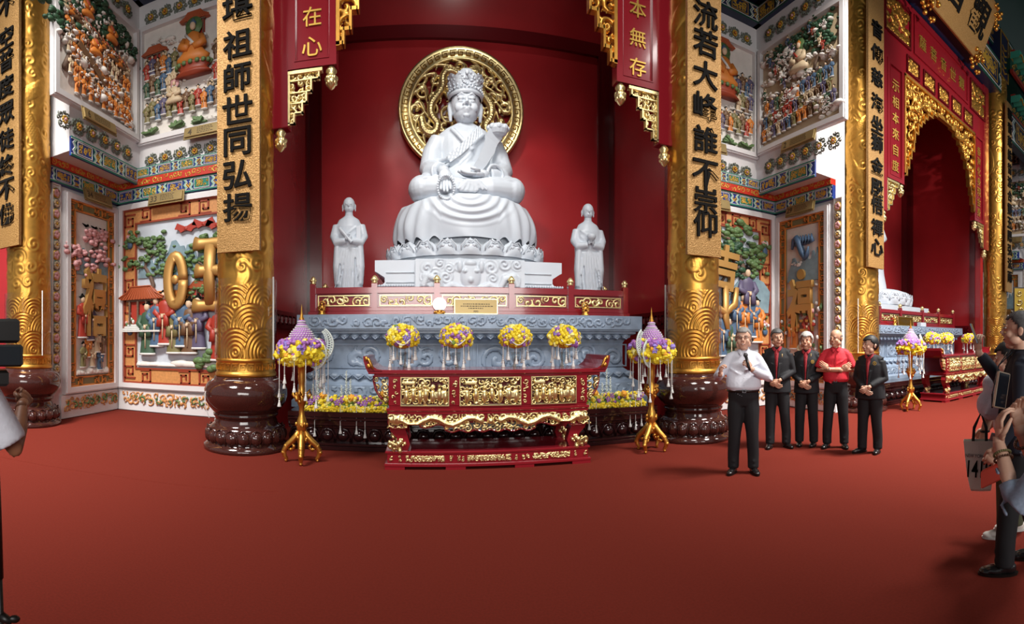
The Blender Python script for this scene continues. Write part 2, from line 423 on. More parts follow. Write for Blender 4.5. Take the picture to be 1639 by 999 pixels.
# ------------------------------------------------------------------ columns
def build_column():
    root = thing('temple_column', 'gold column', 'column')
    g = G()
    g.lathe([(.0, 0), (.615, 0), (.62, .03), (.61, .07), (.57, .09), (.55, .12), (.545, .30), (.50, .335), (.455, .37), (.46, .40), (.445, .42), (.45, .455), (.47, .47),
             (.475, .50), (.455, .515), (.475, .53), (.54, .60), (.59, .68), (.612, .77), (.605, .86), (.56, .94), (.50, .985), (.465, 1.0), (.462, 1.03), (.43, 1.035), (.0, 1.035)], 56, cap=False)
    g.obj('pot_base', 'granite', root, smooth=True)
    g = G()                                   # one lotus petal, copied round the foot
    nu, nv = 8, 6; vs = []
    for j in range(nv+1):
        v = j/nv
        for i in range(nu+1):
            u = i/nu*2-1; wd = .088*math.sqrt(max(0, 1-abs(2*v-1)**3))*(1 if v < .5 else 1)
            bul = (1-u*u)**.5 if abs(u) < 1 else 0
            vs.append((u*max(wd, .004), -.545-.055*bul*math.sin(pi*min(1, v*.9+.1)) , .105+.215*v))
    W = nu+1
    g.add(vs, [(j*W+i, j*W+i+1, (j+1)*W+i+1, (j+1)*W+i) for j in range(nv) for i in range(nu)])
    g.tube([(-.084, -.56, .12), (-.088, -.565, .2), (-.06, -.56, .29), (0, -.565, .325), (.06, -.56, .29), (.088, -.565, .2), (.084, -.56, .12)], .009, 5)
    g.ell((0, -.575, .2), (.05, .03, .07), 8, 6)
    pm = g.mesh('lotus_petal', 'granite', True)
    for k in range(20): put('lotus_petal', pm, root, rot=(0, 0, 2*pi*k/20))
    g = G(); g.lathe([(.43, 1.035), (.445, 1.045), (.445, 1.085), (.43, 1.10), (.425, 1.12), (.425, 1.24), (.43, 1.25), (.44, 1.27), (.43, 1.29), (.415, 1.30)], 56, cap=False)
    rg = g.obj('gold_ring', 'gold', root, smooth=True)
    g = G()                                   # meander on the ring
    for k in range(24):
        s = g.__class__()
        for (a, b, c, d) in ((-.045, .045, .085, .095), (-.045, -.035, .0, .095), (-.045, .035, 0, .01), (.025, .035, 0, .065), (-.015, .035, .055, .065), (-.015, -.005, .03, .065)):
            s.box(a, b, -.433, -.42, 1.132+c, 1.132+d)
        t = 2*pi*k/24; st = len(g.v); g.add(s.v, s.f); g.xf(lambda x, y, z: (x*cos(t)-y*sin(t), x*sin(t)+y*cos(t), z), st)
    g.obj('meander_band', 'gold', rg, kind='stuff')
    # dragons, clouds and waves in relief round the shaft
    R = .405; C = 2*pi*R; rng = random.Random(3)
    cl = jgrid(0, C, 2.45, 11, .25, rng, .60, (1.0, 1.7)); cl = [c for c in cl if rng.random() < .75]
    cl += [(c[0]-C, *c[1:]) for c in cl if c[0] > C-.3]+[(c[0]+C, *c[1:]) for c in cl if c[0] < .3]
    drag = []
    for i in range(110):
        t = i/109; drag.append((C*.5+C*.42*math.sin(t*13), 2.7+8.3*t+.12*math.sin(t*40)))
    def fn(X, Z):
        H = spirals(X, Z, cl)*.7
        D = snake(X, Z, drag, .13, .05); H = np.where(D > .05, np.maximum(D, H*.3)+.15, H)
        # flame ripples
        H = np.maximum(H, .5*np.clip(np.sin(X*38+6*np.sin(Z*7))*np.clip(np.sin(Z*3.1+X*2)-.55, 0, 1)*2, 0, 1))
        # big overlapping wave fans near the foot
        Wv = np.zeros_like(X); n = 6
        for row, zc in enumerate((2.05, 1.72, 1.38)):
            for k in range(-1, n+1):
                cx = (k+(row % 2)*.5)*C/n; r = np.hypot(X-cx, (Z-zc)*.85); m = (r < .30) & (Z > zc-.08)
                Wv = np.where(m, .45+.45*np.cos(r/.30*2*pi*6), Wv)
        k = (Z < 2.32) & (Wv > 0); H = np.where(k, Wv, H*(np.clip((Z-2.2)/.2, 0, 1)))
        return H
    def mp(x, y, z):
        a = x/R; r = R-y*1.0; return r*np.sin(a), -r*np.cos(a), z
    g = relief(0, C, 1.30, 10.6, 210, 640, fn, .016, mapf=mp)
    g.obj('carved_shaft', 'gold', root, smooth=True)
    # clear plastic sleeve round the lower shaft, with its seam
    g = G(); g.lathe([(.455, 1.30), (.455, 2.42)], 48, cap=False)
    sl = g.obj('acrylic_sleeve', 'acrylic', root, smooth=True)
    g = G(); g.box(.44, .462, -.09, -.078, 1.28, 2.45); g.obj('sleeve_seam', 'cord', sl)
    return root
COLS = [(-6.66, 6.30, 'gold dragon column on a dark stone pot base beside the camera operator at the left wall'),
        (-2.56, 6.65, 'gold dragon column left of the central shrine, white cord over its stone base'),
        (4.10, 6.68, 'gold dragon column right of the central shrine, behind the man in the white shirt'),
        (8.52, 6.85, 'gold dragon column behind the man in black blazer at the end of the row of four'),
        (15.75, 6.67, 'farthest gold dragon column, behind the man raising a phone')]
c0 = build_column(); columns = []
for i, (x, y, lab) in enumerate(COLS):
    o = c0 if i == 0 else copy_tree(c0)
    o.location = (x, y, 0); o.rotation_euler.z = i*1.3; o['label'] = lab; o['category'] = 'column'; columns.append(o)
columns[1].rotation_euler.z = .0
o = thing('safety_cord', 'thin white cord looped around the stone base of the left shrine column', 'cord', (-2.56, 6.65, 0))
g = G(); g.tube([(.455*sin(a)*1.05, -.455*cos(a)*1.05, 1.0-.02*abs(sin(2*a))) for a in [-.9+.15*k for k in range(22)]], .006, 6)
g.tube([(-.38, -.30, 1.0), (-.43, -.36, .92), (-.46, -.41, .8), (-.455, -.415, .6), (-.40, -.40, .45)], .006, 6); g.obj('loop', 'cord', o)
# rear gold column end behind the far one
# ------------------------------------------------------------------ couplet boards
def board(x, y, top, bot, wd, text, zs, lab, size=.42, tilt=0.0, glyphw=1.0):
    o = thing('couplet_board', lab, 'sign', (x, y, 0), 0, 'glittering gold couplet boards on the columns')
    def mp(X, Y, Z): return X, Y+.12*X*X, Z
    g = relief(-wd/2, wd/2, bot, top, 10, 60, lambda X, Z: .5+.5*np.cos(X*0), .03, mapf=mp, back=.03, inside=lambda a, b: a > -9)
    g.obj('board', 'gold_glitter', o, (0, 0, 0), smooth=False)
    for ch, z in zip(text, zs):
        m = glyph(ch, size, .025, .014); put('character', m, o, (0, -.034, z), scale=(glyphw, 1, 1))
    return o
# heights read off the photograph (r is about the distance to each board)
def zz(py, r): return EYE+(HY-py)*r/F
r2, r3, r4, r1, r5 = 6.72, 7.45, 10.6, 8.9, 17.0
board(-2.47, 6.14, 10.6, zz(405, r2), .62, '衍堪祖師世同弘揚', [zz(p, r2) for p in (-45, 20, 80, 132, 183, 233, 285, 336)], 'tall gold board left of the central shrine with eight bold black characters', .38, glyphw=1.08)
board(3.98, 6.17, 10.6, zz(412, r3), .60, '布流若大峰誰不崇仰', [zz(p, r3) for p in (-28, 33, 78, 128, 178, 230, 283, 325, 362)], 'tall gold board right of the central shrine ending in characters near the speaker', .40, glyphw=1.08)
board(8.41, 6.34, 10.6, zz(430, r4), .56, '音傳慈海坐獅金殿悟禪心', [zz(p, r4) for p in (52, 90, 128, 168, 203, 232, 268, 303, 331, 366, 397)], 'tall gold board on the column behind the row of four men', .36, glyphw=1.1)
board(-6.66, 5.79, 10.6, zz(397, r1), .62, '法不空普度眾徒終不佛', [zz(p, r1) for p in (-28, 15, 66, 102, 143, 185, 227, 268, 306, 345)], 'tall gold board at the left end above the camera operator', .38, glyphw=1.05)
board(15.75, 6.16, zz(168, r5), zz(468, r5), .52, '觀音慈航普渡合靈五陽弘法雨', [zz(186+21.5*k, r5) for k in range(13)], 'narrow gold board on the farthest column behind the raised phone', .38)
# ================================================================== red shrine facades
def finial(parent, x, y, z):
    g = G(); g.lathe([(0, 0), (.035, .0), (.05, -.02), (.075, -.05), (.078, -.075), (.055, -.10), (.06, -.12), (.085, -.15), (.088, -.19), (.07, -.24), (.045, -.29), (.015, -.32), (0, -.325)], 16, cap=False)
    for k in range(8):
        a = 2*pi*k/8
        for (r, zc) in ((.07, -.17), (.058, -.23)): g.ell((r*cos(a+zc*9), r*sin(a+zc*9), zc), (.028, .028, .036), 6, 4)
    return g.obj('lotus_finial', 'gold_pale', parent, (x, y, z), smooth=True)
def stepcheck(h, steps):
    pass
def facade(cx, hin, hout, lefttext, righttext, lab, full):
    """red gate frame; hin = half opening, hout = half outer; y plane 6.7"""
    root = thing('shrine_gate', lab, 'gate', (cx, 6.72, 0))
    tz = 12.0
    for s in (-1, 1):
        bi, bo = hin, hin+.70; pi_, po = hin+.70, hout
        g = G(); g.box(*sorted((s*pi_, s*po)), -.07, .12, 4.58, tz, .01); g.obj('post', 'red_lacquer', root)
        g = G(); x0, x1 = sorted((s*bi, s*bo))
        g.box(x0, x1, -.05, .10, 5.38, 8.2); 
        bd = g.obj('text_board', 'red_lacquer', root)
        g = G(); g.frame(x0, x1, 5.38, 8.2, .10, -.085, -.05); g.frame(x0+.10, x1-.10, 5.48, 8.1, .015, -.095, -.05); g.obj('board_frame', 'red_lacquer', bd)
        txt = lefttext if s < 0 else righttext
        n = len(txt)
        for k, ch in enumerate(txt):
            zt = txt_z(ch, k, n, s, full)
            put('character', glyph(ch, .27, .015, .004, 'gold_letter'), bd, ((x0+x1)/2, -.055, zt), label=None)
        finial(root, s*(hin+.08), -.02, 5.38); finial(root, s*(hin+.82), -.02, 4.58)
        # stepped openwork bracket under the board
        steps = [(5.35, 5.22, .46), (5.22, 5.05, .35), (5.05, 4.90, .28), (4.90, 4.76, .22), (4.76, 4.62, .10)]
        xr = s*(hin+.70)
        def ins(X, Z, xr=xr, s=s):
            d = (xr-X)*s; k = np.zeros_like(X, bool)
            for (a, b, w_) in steps: k |= (Z <= a) & (Z > b) & (d < w_) & (d > 0)
            return k
        x0b, x1b = sorted((xr, xr-s*.48))
        g = scrollwork(.48, .74, .11, 11, .03, .30, .012, .03, x0=x0b, z0=4.61, inside=ins)
        br = g.obj('corner_bracket', 'gold_pale', root, (0, -.02, 0), smooth=True, kind='stuff')
        g = G(); g.box(*sorted((xr, xr-s*.5)), -.06, .02, 5.31, 5.37, .008)
        pa = 0
        for i, (a, b, w_) in enumerate(steps):
            g.box(*sorted((xr-s*w_, xr-s*(w_-.022))), -.055, .02, b, a)
            nx = steps[i+1][2] if i+1 < len(steps) else 0
            g.box(*sorted((xr-s*w_, xr-s*nx)), -.055, .02, b, b+.02)
            g.box(*sorted((xr, xr-s*w_)), -.045, .0, b, b+.016)
        g.box(*sorted((xr, xr-s*.03)), -.055, .02, 4.6, 5.34)
        g.obj('bracket_frame', 'gold_pale', br)
    # stepped gold arch in the opening
    T = 8.12
    def depth_at(d):          # d = distance from the opening side (0..hin)
        lv = [(.10, 5.66), (.20, 5.85), (.30, 6.12), (.42, 6.35), (.46, 6.6), (.62, 6.85), (.78, 7.1), (.92, 7.25), (1.1, 7.4), (1.35, 7.55), (1.6, 7.68), (9, 7.74)]
        z = np.full_like(d, 7.74)
        for (a, b) in reversed(lv): z = np.where(d < a, b, z)
        return z
    def ins(X, Z): return Z > depth_at(hin-np.abs(X))
    rng = random.Random(8); cs = jgrid(-hin, hin, 5.6, T, .24, rng, .72)
    def ex(X, Z): return snake(X, Z, [(-hin+.2+i*.1, 7.75+.12*sin(i*.8)) for i in range(int((2*hin-.4)/.1))], .05, .04)
    g = relief(-hin, hin, 5.6, T, 200, 126, lambda X, Z: np.maximum(spirals(X, Z, cs), ex(X, Z)), .05, .30, .03, inside=ins)
    ar = g.obj('carved_arch', 'gold', root, (0, -.02, 0), smooth=True, kind='stuff')
    g = G(); xs = np.linspace(0, hin, 100); prev = None; runs = []
    zs = depth_at(xs)
    st = 0
    for i in range(1, 101):
        if i == 100 or abs(zs[i]-zs[st]) > 1e-6:
            runs.append((xs[st], xs[i-1]+xs[1]-xs[0] if i < 100 else hin, zs[st])); st = i
    for s in (-1, 1):
        for k, (a, b, z) in enumerate(runs):
            xa, xb = sorted((s*(hin-a), s*(hin-b))); g.box(xa, xb, -.09, .03, z-.03, z+.02)
            zn = runs[k+1][2] if k+1 < len(runs) else z
            if zn > z: g.box(*sorted((s*(hin-b)-.018, s*(hin-b)+.018)), -.09, .03, z-.03, zn+.02)
        g.box(*sorted((s*hin, s*(hin-.05))), -.09, .03, 5.62, T)
    g.box(-hin, hin, -.09, .03, T-.05, T+.02)
    g.obj('arch_edge', 'gold', ar)
    # lintel with small carved panels, name board and corner scenes
    g = G(); g.box(-hout, hout, -.05, .15, 8.14, 10.0); li = g.obj('lintel', 'red_lacquer', root)
    if full:
        for k in range(5):
            xk = -hin*.98+(k+.5)*2*hin*.98/5-.0
            g = scrollwork(.50, .34, .13, 20+k, .03, .25, .02, .02, x0=-.25, z0=-.17)
            p = g.obj('carved_panel', 'gold', li, (xk, -.06, 8.45), smooth=True, kind='stuff')
            g = G(); g.frame(-.3, .3, -.22, .22, .035, -.03, .02); g.obj('panel_frame', 'red_dark', p)
        g = G(); g.frame(-1.55, 1.55, 8.85, 9.85, .07, -.09, -.05); g.obj('name_frame', 'red_lacquer', li)
        for k, ch in enumerate('薩菩音世觀'):
            put('character', glyph(ch, .34, .02, .006, 'gold_letter'), li, (-1.12+k*.56, -.055, 9.32))
        for s in (-1, 1):
            g = scrollwork(1.0, .85, .2, 33+s, .04, .25, .03, .02, x0=-.5, z0=-.42)
            p = g.obj('corner_scene', 'gold', li, (s*(hin+.25), -.06, 9.3), smooth=True, kind='stuff')
            g = G(); g.frame(-.56, .56, -.48, .48, .05, -.04, .02); g.obj('scene_frame', 'red_dark', p)
    return root
def txt_z(ch, k, n, s, full):
    if full: return 7.85-(k+.5)*(2.3/n)
    if s < 0: return [6.58, 6.10, 5.68][k] if n == 3 else 5.68+(n-1-k)*.42
    return 5.67+(n-1-k)*.44
facade(CX1, 1.99, 2.95, '佛在心', '性本無存', 'red lacquer gate frame of the central shrine around the seated white statue', False)
facade(CX2+.15, 2.02, 3.15, '示相本來自度', '香海化身現金身', 'red lacquer gate frame with gold arch of the right-hand shrine', True)
# painted beam over the right-hand gate and its name plaque
# ================================================================== painted relief figures
FM = {}
def fig_mesh(robe, hat='black_paint', seated=False, halo=None, sash='robe_cream'):
    k = (robe, hat, seated, halo, sash)
    if k in FM: return FM[k]
    g = G(); mats = [robe, 'face', hat or 'face', sash, halo or 'face', 'white']
    g.m = 0
    if seated:
        g.loft([(0, 0, 0, .34, .16), (0, 0, .1, .38, .18), (0, -.01, .2, .26, .13), (0, 0, .32, .19, .11), (0, 0, .48, .19, .10), (0, 0, .58, .14, .08), (0, 0, .62, .06, .05)], 12)
        for s in (-1, 1): g.tube([(s*.19, 0, .5), (s*.25, -.06, .34), (s*.06, -.14, .26)], [.07, .09, .07], 7)
        hz = .74; g.m = 3; g.tube([(-.14, -.08, .56), (.0, -.13, .4), (.12, -.13, .25)], .03, 5)
    else:
        g.loft([(0, 0, 0, .18, .11), (0, 0, .05, .17, .10), (0, 0, .3, .14, .09), (0, 0, .55, .13, .085), (0, 0, .72, .15, .09), (0, 0, .8, .12, .08), (0, 0, .84, .05, .05)], 12)
        for s in (-1, 1):
            g.tube([(s*.14, 0, .76), (s*.19, -.04, .6), (s*.08, -.12, .54)], [.05, .065, .05], 7)
            g.tube([(s*.07, -.12, .56), (s*.08, -.11, .34)], [.05, .075], 6, flat=(1, .5, 1))
        g.m = 3; g.lathe([(.135, .52), (.14, .55), (.135, .58)], 12, sq=.68, cap=False); g.box(-.012, .012, -.115, -.1, .12, .5)
        g.m = 5; g.loft([(0, 0, -.01, .185, .115), (0, 0, .03, .185, .115)], 12); hz = .92
    g.m = 1; g.ell((0, -.02, hz), (.065, .065, .085), 10, 7); g.ell((0, -.13, hz-.39), (.035, .03, .04), 6, 4)
    g.m = 2
    if hat: g.ell((0, .0, hz+.06), (.075, .07, .06), 8, 5); g.box(-.12 if not seated else -.05, .12 if not seated else .05, -.01, .02, hz+.05, hz+.075); g.ell((0, .01, hz+.12), (.035, .035, .04), 6, 4)
    if halo: g.m = 4; g.prism([(.19*cos(a), hz+.02+.19*sin(a)) for a in [2*pi*i/16 for i in range(16)]], .03, .05)
    FM[k] = g.mesh('figure', mats, True, fixn=True); return FM[k]
def cloud_mesh(seed, mat='plaster_cream'):
    k = ('cloud', seed, mat)
    if k in FM: return FM[k]
    r = random.Random(seed); g = G()
    for i in range(7):
        a = r.uniform(.25, .5)*(.5 if i else .8); g.ell((r.uniform(-.7, .7), r.uniform(-.1, .05), r.uniform(-.15, .2)), (a, .16, a*.6), 8, 5)
    for i in range(3):
        c = r.uniform(-.5, .5); z = r.uniform(-.1, .2)
        g.tube([(c+.15*t*cos(t*5), -.18, z+.15*t*sin(t*5)) for t in [.2+.12*q for q in range(8)]], .03, 5)
    FM[k] = g.mesh('cloud', mat, True); return FM[k]
def blossom_cluster(seed, mats, n=10, r=.3, s=.08):
    k = ('bl', seed, tuple(mats), n, r, s)
    if k in FM: return FM[k]
    q = random.Random(seed); g = G()
    for i in range(n):
        g.m = q.randrange(len(mats)); g.ell((q.gauss(0, r*.5), q.uniform(-.06, .02), q.gauss(0, r*.5)), (s*q.uniform(.7, 1.2), s*.7, s*q.uniform(.7, 1.2)), 7, 5)
    FM[k] = g.mesh('blossoms', list(mats), True); return FM[k]
def tree(parent, x, y, z, h, lean, seed, leafm='leaf', crown=.32):
    r = random.Random(seed); g = G()
    pts = [(lean*h*(t/6)+.05*h*sin(t*1.7+seed), 0, h*.75*t/6) for t in range(7)]
    g.tube(pts, [h*.045*(1-.09*t) for t in range(7)], 7, flat=(1, .6, 1))
    tips = []
    for i in range(3, 7):
        s = 1 if (i+seed) % 2 else -1; p = pts[i]
        q = (p[0]+s*h*r.uniform(.15, .32), 0, p[2]+h*r.uniform(.05, .2)); g.tube([p, ((p[0]+q[0])/2, -.01, p[2]+.02*h), q], [h*.022, h*.016, h*.01], 5); tips.append(q)
    tips.append((pts[-1][0], 0, pts[-1][2]+.12*h))
    t = g.obj('tree', 'bark', parent, (x, y, z), smooth=True)
    g = G()
    for q in tips:
        for k in range(26):
            a = crown*h*r.uniform(.09, .19); g.ell((q[0]+r.gauss(0, crown*h*.38), r.uniform(-.06, 0), q[2]+r.gauss(0, crown*h*.17)), (a, .045, a*.6), 7, 4)
    g.obj('foliage', leafm, t, smooth=True)
def fret(g, x0, x1, z0, z1, wd, y0, y1, cell, t=.035):
    """running key pattern between the outer rectangle and its inset"""
    def unit(cx, cz, sx, sz, c):
        for (a, b, d, e) in ((-.5, .5, .38, .5), (-.5, -.38, -.5, .5), (-.5, .32, -.5, -.38), (.2, .32, -.5, .2), (-.2, .32, .08, .2), (-.2, -.08, -.2, .2)):
            xa, xb = sorted((cx+a*c*sx, cx+b*c*sx)); za, zb = sorted((cz+d*c*sz, cz+e*c*sz)); g.box(xa, xb, y0, y1, za, zb)
    n = max(2, int((z1-z0)/(cell*1.0))); h = (z1-z0)/n
    for k in range(n):
        if (k % 4) == 2: continue
        for xx, s in ((x0+wd/2, 1), (x1-wd/2, -1)): unit(xx, z0+(k+.5)*h, s, 1 if k % 2 else -1, min(wd, h)*.82)
    n = max(1, int((x1-x0-2*wd)/cell)); h = (x1-x0-2*wd)/n
    for k in range(n):
        if n > 3 and (k % 4) == 1: continue
        for zz_, s in ((z0+wd/2, 1), (z1-wd/2, -1)): unit(x0+wd+(k+.5)*h, zz_, 1 if k % 2 else -1, s, min(wd, h)*.82)
    g.frame(x0, x1, z0, z1, t, y0, y1); g.frame(x0+wd-t, x1-wd+t, z0+wd-t, z1-wd+t, t, y0, y1)
def number_plate(root, x, z, num, w_=.75):
    g = G(); g.box(-w_/2, w_/2, -.03, 0, -.1, .1, .01); g.box(-w_/2-.03, w_/2+.03, 0, .02, -.13, .13)
    p = g.obj('number_plate', 'plate', root, (x, -.22, z), (math.radians(-12), 0, 0))
    put('numeral', glyph(num, .13, .006, .01, 'plate_text'), p, (-w_/2+.12, -.03, 0))
    g = G(); r = random.Random(num)
    for k in range(4):
        x_ = -w_/2+.28
        while x_ < w_/2-.22:
            l = r.uniform(.02, .06); g.box(x_, x_+l, -.034, -.03, .055-k*.036, .066-k*.036); x_ += l+.015
    for i in range(7):
        for j in range(7):
            if r.random() < .5: g.box(w_/2-.17+i*.018, w_/2-.155+i*.018, -.034, -.03, -.06+j*.018, -.045+j*.018) if False else None
    g.obj('plate_text', 'plate_text', p)
def panel_base(name, label, parentloc, rz, w_, z0, z1, bw, border='orange', ink='brick', bg='sky_paint', inset=True, seed=1):
    root = thing(name, label, 'relief panel', parentloc, rz)
    g = G(); g.frame(-w_/2-.10, w_/2+.10, z0-.10, z1+.10, .10, -.12, .0); g.frame(-w_/2-.13, w_/2+.13, z0-.13, z1+.13, .05, -.09, 0)
    g.obj('moulding', 'plaster', root)
    g = G(); g.box(-w_/2, w_/2, -.02, 0, z0, z1); g.obj('backing', bg, root)
    if bw:
        g = G(); g.frame(-w_/2, w_/2, z0, z1, bw, -.05, -.02); b = g.obj('border', border, root)
        g = G(); fret(g, -w_/2, w_/2, z0, z1, bw, -.075, -.05, bw*1.25); g.obj('key_fret', ink, b, kind='stuff')
        if inset:
            r = random.Random(seed)
            n = max(2, int((z1-z0)/(bw*1.25))); h = (z1-z0)/n
            for k in range(2, n, 4):
                for sx in (-1, 1):
                    v = G(); v.m = 0; v.lathe([(.03, 0), (.06, .03), (.07, .09), (.03, .14), (.045, .17)], 10, sq=.6); v.m = 1
                    for q in range(9): v.m = 1+q % 3; v.ell((r.gauss(0, .05), r.uniform(-.03, 0), .23+r.gauss(0, .045)), .035, 6, 4)
                    o = v.obj('flower_vase', ['robe_blue', 'pink', 'leaf', 'white'], b, (sx*(w_/2-bw/2), -.07, z0+(k+.3)*h-.05), smooth=True); o.scale = (1.1, 1, 1.25)
    return root
def place_fig(root, x, z, s, robe, y=-.06, **k):
    return put('figure', fig_mesh(robe, **k), root, (x, y, z), scale=(s, s*.8, s))
ROBES = ['robe_green', 'robe_brown', 'robe_olive', 'robe_blue', 'robe_red', 'robe_purple', 'robe_cream', 'robe_orange']
def pavilion(root, x, z, s):
    g = G(); g.m = 0; g.box(-.5, .5, -.06, 0, 0, .75)
    g.m = 1
    for xx in (-.45, -.15, .15, .45): g.tube([(xx, -.12, 0), (xx, -.12, .75)], .035, 6)
    g.box(-.55, .55, -.14, 0, .68, .76)
    g.m = 2
    g.prism([(-.8, .78), (-.72, .74), (.72, .74), (.8, .78), (.5, .93), (.35, 1.1), (-.35, 1.1), (-.5, .93)], -.2, 0)
    for k in range(15): g.tube([(-.7+k*.1, -.21, .76), (-.35+k*.05, -.19, 1.1)], .016, 4)
    g.tube([(-.8, -.2, .8), (-.5, -.21, .94), (-.35, -.2, 1.12), (.35, -.2, 1.12), (.5, -.21, .94), (.8, -.2, .8)], .025, 5)
    g.m = 3
    for k in range(4): g.box(-.6-k*.03, .6+k*.03, -.1-k*.05, 0, -.05-k*.06, -k*.06)
    o = g.obj('pavilion', ['robe_red', 'bark', 'roof_tile', 'white'], root, (x, -.04, z)); o.scale = (s, s, s)
    return o
def mountains(root, x0, x1, z, h, seed):
    r = random.Random(seed); g = G(); x = x0
    while x < x1:
        w_ = r.uniform(.4, .8); hh = h*r.uniform(.5, 1); w_ = min(w_, x1-x+.05)
        pts = [(x+w_*t/8, z+hh*math.sin(pi*t/8)**.8*(1+.12*math.sin(t*2.3))) for t in range(9)]
        g.prism([(x, z)]+pts[1:-1]+[(x+w_, z)], -.045-r.random()*.02, -.02); x += w_*.6
    g.obj('mountains', 'mountain', root)
def ground(root, w_, z, h, mat='plaster_cream', seed=3):
    r = random.Random(seed); g = G()
    for k in range(12): g.ell((-w_/2+w_*k/11, -.03, z+r.uniform(-.02, .06)), (w_/9, .07, h*r.uniform(.5, 1)), 10, 6)
    g.xf(lambda x, y, zz_: (max(-w_/2, min(w_/2, x)), y, max(z, zz_))); g.obj('ground', mat, root, smooth=True)
def disc_strip(root, x, z0, z1, n):
    g = G(); g.frame(x-.12, x+.12, z0-.08, z1+.08, .025, -.05, 0); g.box(x-.1, x+.1, -.02, 0, z0-.05, z1+.05); st = g.obj('disc_frame', 'plaster_cream', root)
    g = G(); g.m = 0; g.prism([(.1*cos(a), .1*sin(a)) for a in [2*pi*i/16 for i in range(16)]], -.04, 0)
    g.m = 1
    for k in range(8): g.ell((.055*cos(k*pi/4), -.045, .055*sin(k*pi/4)), (.03, .025, .03), 6, 4)
    g.m = 2; g.ell((0, -.05, 0), (.03, .03, .03), 6, 4); me = g.mesh('medallion', ['scroll_grey', 'robe_cream', 'ochre'], True)
    g = G(); g.m = 0; g.add(*[me_v for me_v in ([], [])])
    g.m = 0; g.prism([(.1*cos(a), .1*sin(a)) for a in [2*pi*i/16 for i in range(16)]], -.04, 0); g.m = 1
    for k in range(5): g.ell((.045*cos(k*pi*.4), -.045, .045*sin(k*pi*.4)), (.04, .025, .04), 6, 4)
    me2 = g.mesh('medallion', ['ochre', 'pink'], True)
    for k in range(n): put('medallion', me if k % 2 else me2, st, (x, -.01, z0+(k+.5)*(z1-z0)/n), scale=1.0)
def low_band(root, w_, z0, z1, seed):
    g = G(); g.box(-w_/2, w_/2, -.05, 0, z0, z1); b = g.obj('plinth_band', 'plaster', root)
    g = scrollwork(w_*.94, (z1-z0)*.62, .17, seed, .035, .55, .02, .0, x0=-w_*.47, z0=z0+(z1-z0)*.3); g.obj('orange_scrolls', 'orange', b, (0, -.05, 0), smooth=True, kind='stuff')
    g = scrollwork(w_*.9, (z1-z0)*.45, .2, seed+1, .045, .72, .02, .0, x0=-w_*.45, z0=z0+(z1-z0)*.42); g.obj('green_scrolls', 'scroll_grey' if seed % 2 else 'leaf', b, (0, -.055, 0), smooth=True, kind='stuff')
def ornament_row(root, w_, z, h, seed):
    """grey scroll ornaments with gold flowers on the white ledge"""
    r = random.Random(seed); n = max(3, int(round(w_/(h*1.15))));
    for k in range(n):
        x = -w_/2+(k+.5)*w_/n; ww = w_/n*.86
        g = G(); q = random.Random(k % 3)
        cs = []
        for sx in (-1, 1):
            for sz in (-1, 1): cs.append((sx*ww*.27, sz*h*.24, h*.24, 1.6, sx*sz, 1.2+(0 if sz > 0 else 2)))
        cs += [(sx*ww*.45, 0, h*.2, 1.3, sx, 0) for sx in (-1, 1)]+[(0, sz*h*.42, h*.16, 1.2, sz, 1) for sz in (-1, 1)]; g = relief(-ww*.56, ww*.56, -h*.5, h*.5, 34, 24, lambda X, Z: spirals(X, Z, cs), .03, .36)
        o = g.obj('scroll_ornament', 'scroll_grey', root, (x, -.01, z), smooth=True, kind='stuff')
        g = G(); g.m = 0
        for i in range(8): g.ell((h*.16*cos(i*pi/4), -.03, h*.16*sin(i*pi/4)), (h*.075, .025, h*.075), 6, 4)
        g.m = 1; g.ell((0, -.045, 0), (h*.08, .03, h*.08), 7, 5); g.obj('gold_flower', ['ochre', 'robe_orange' if k % 2 else 'pink'], o, smooth=True)
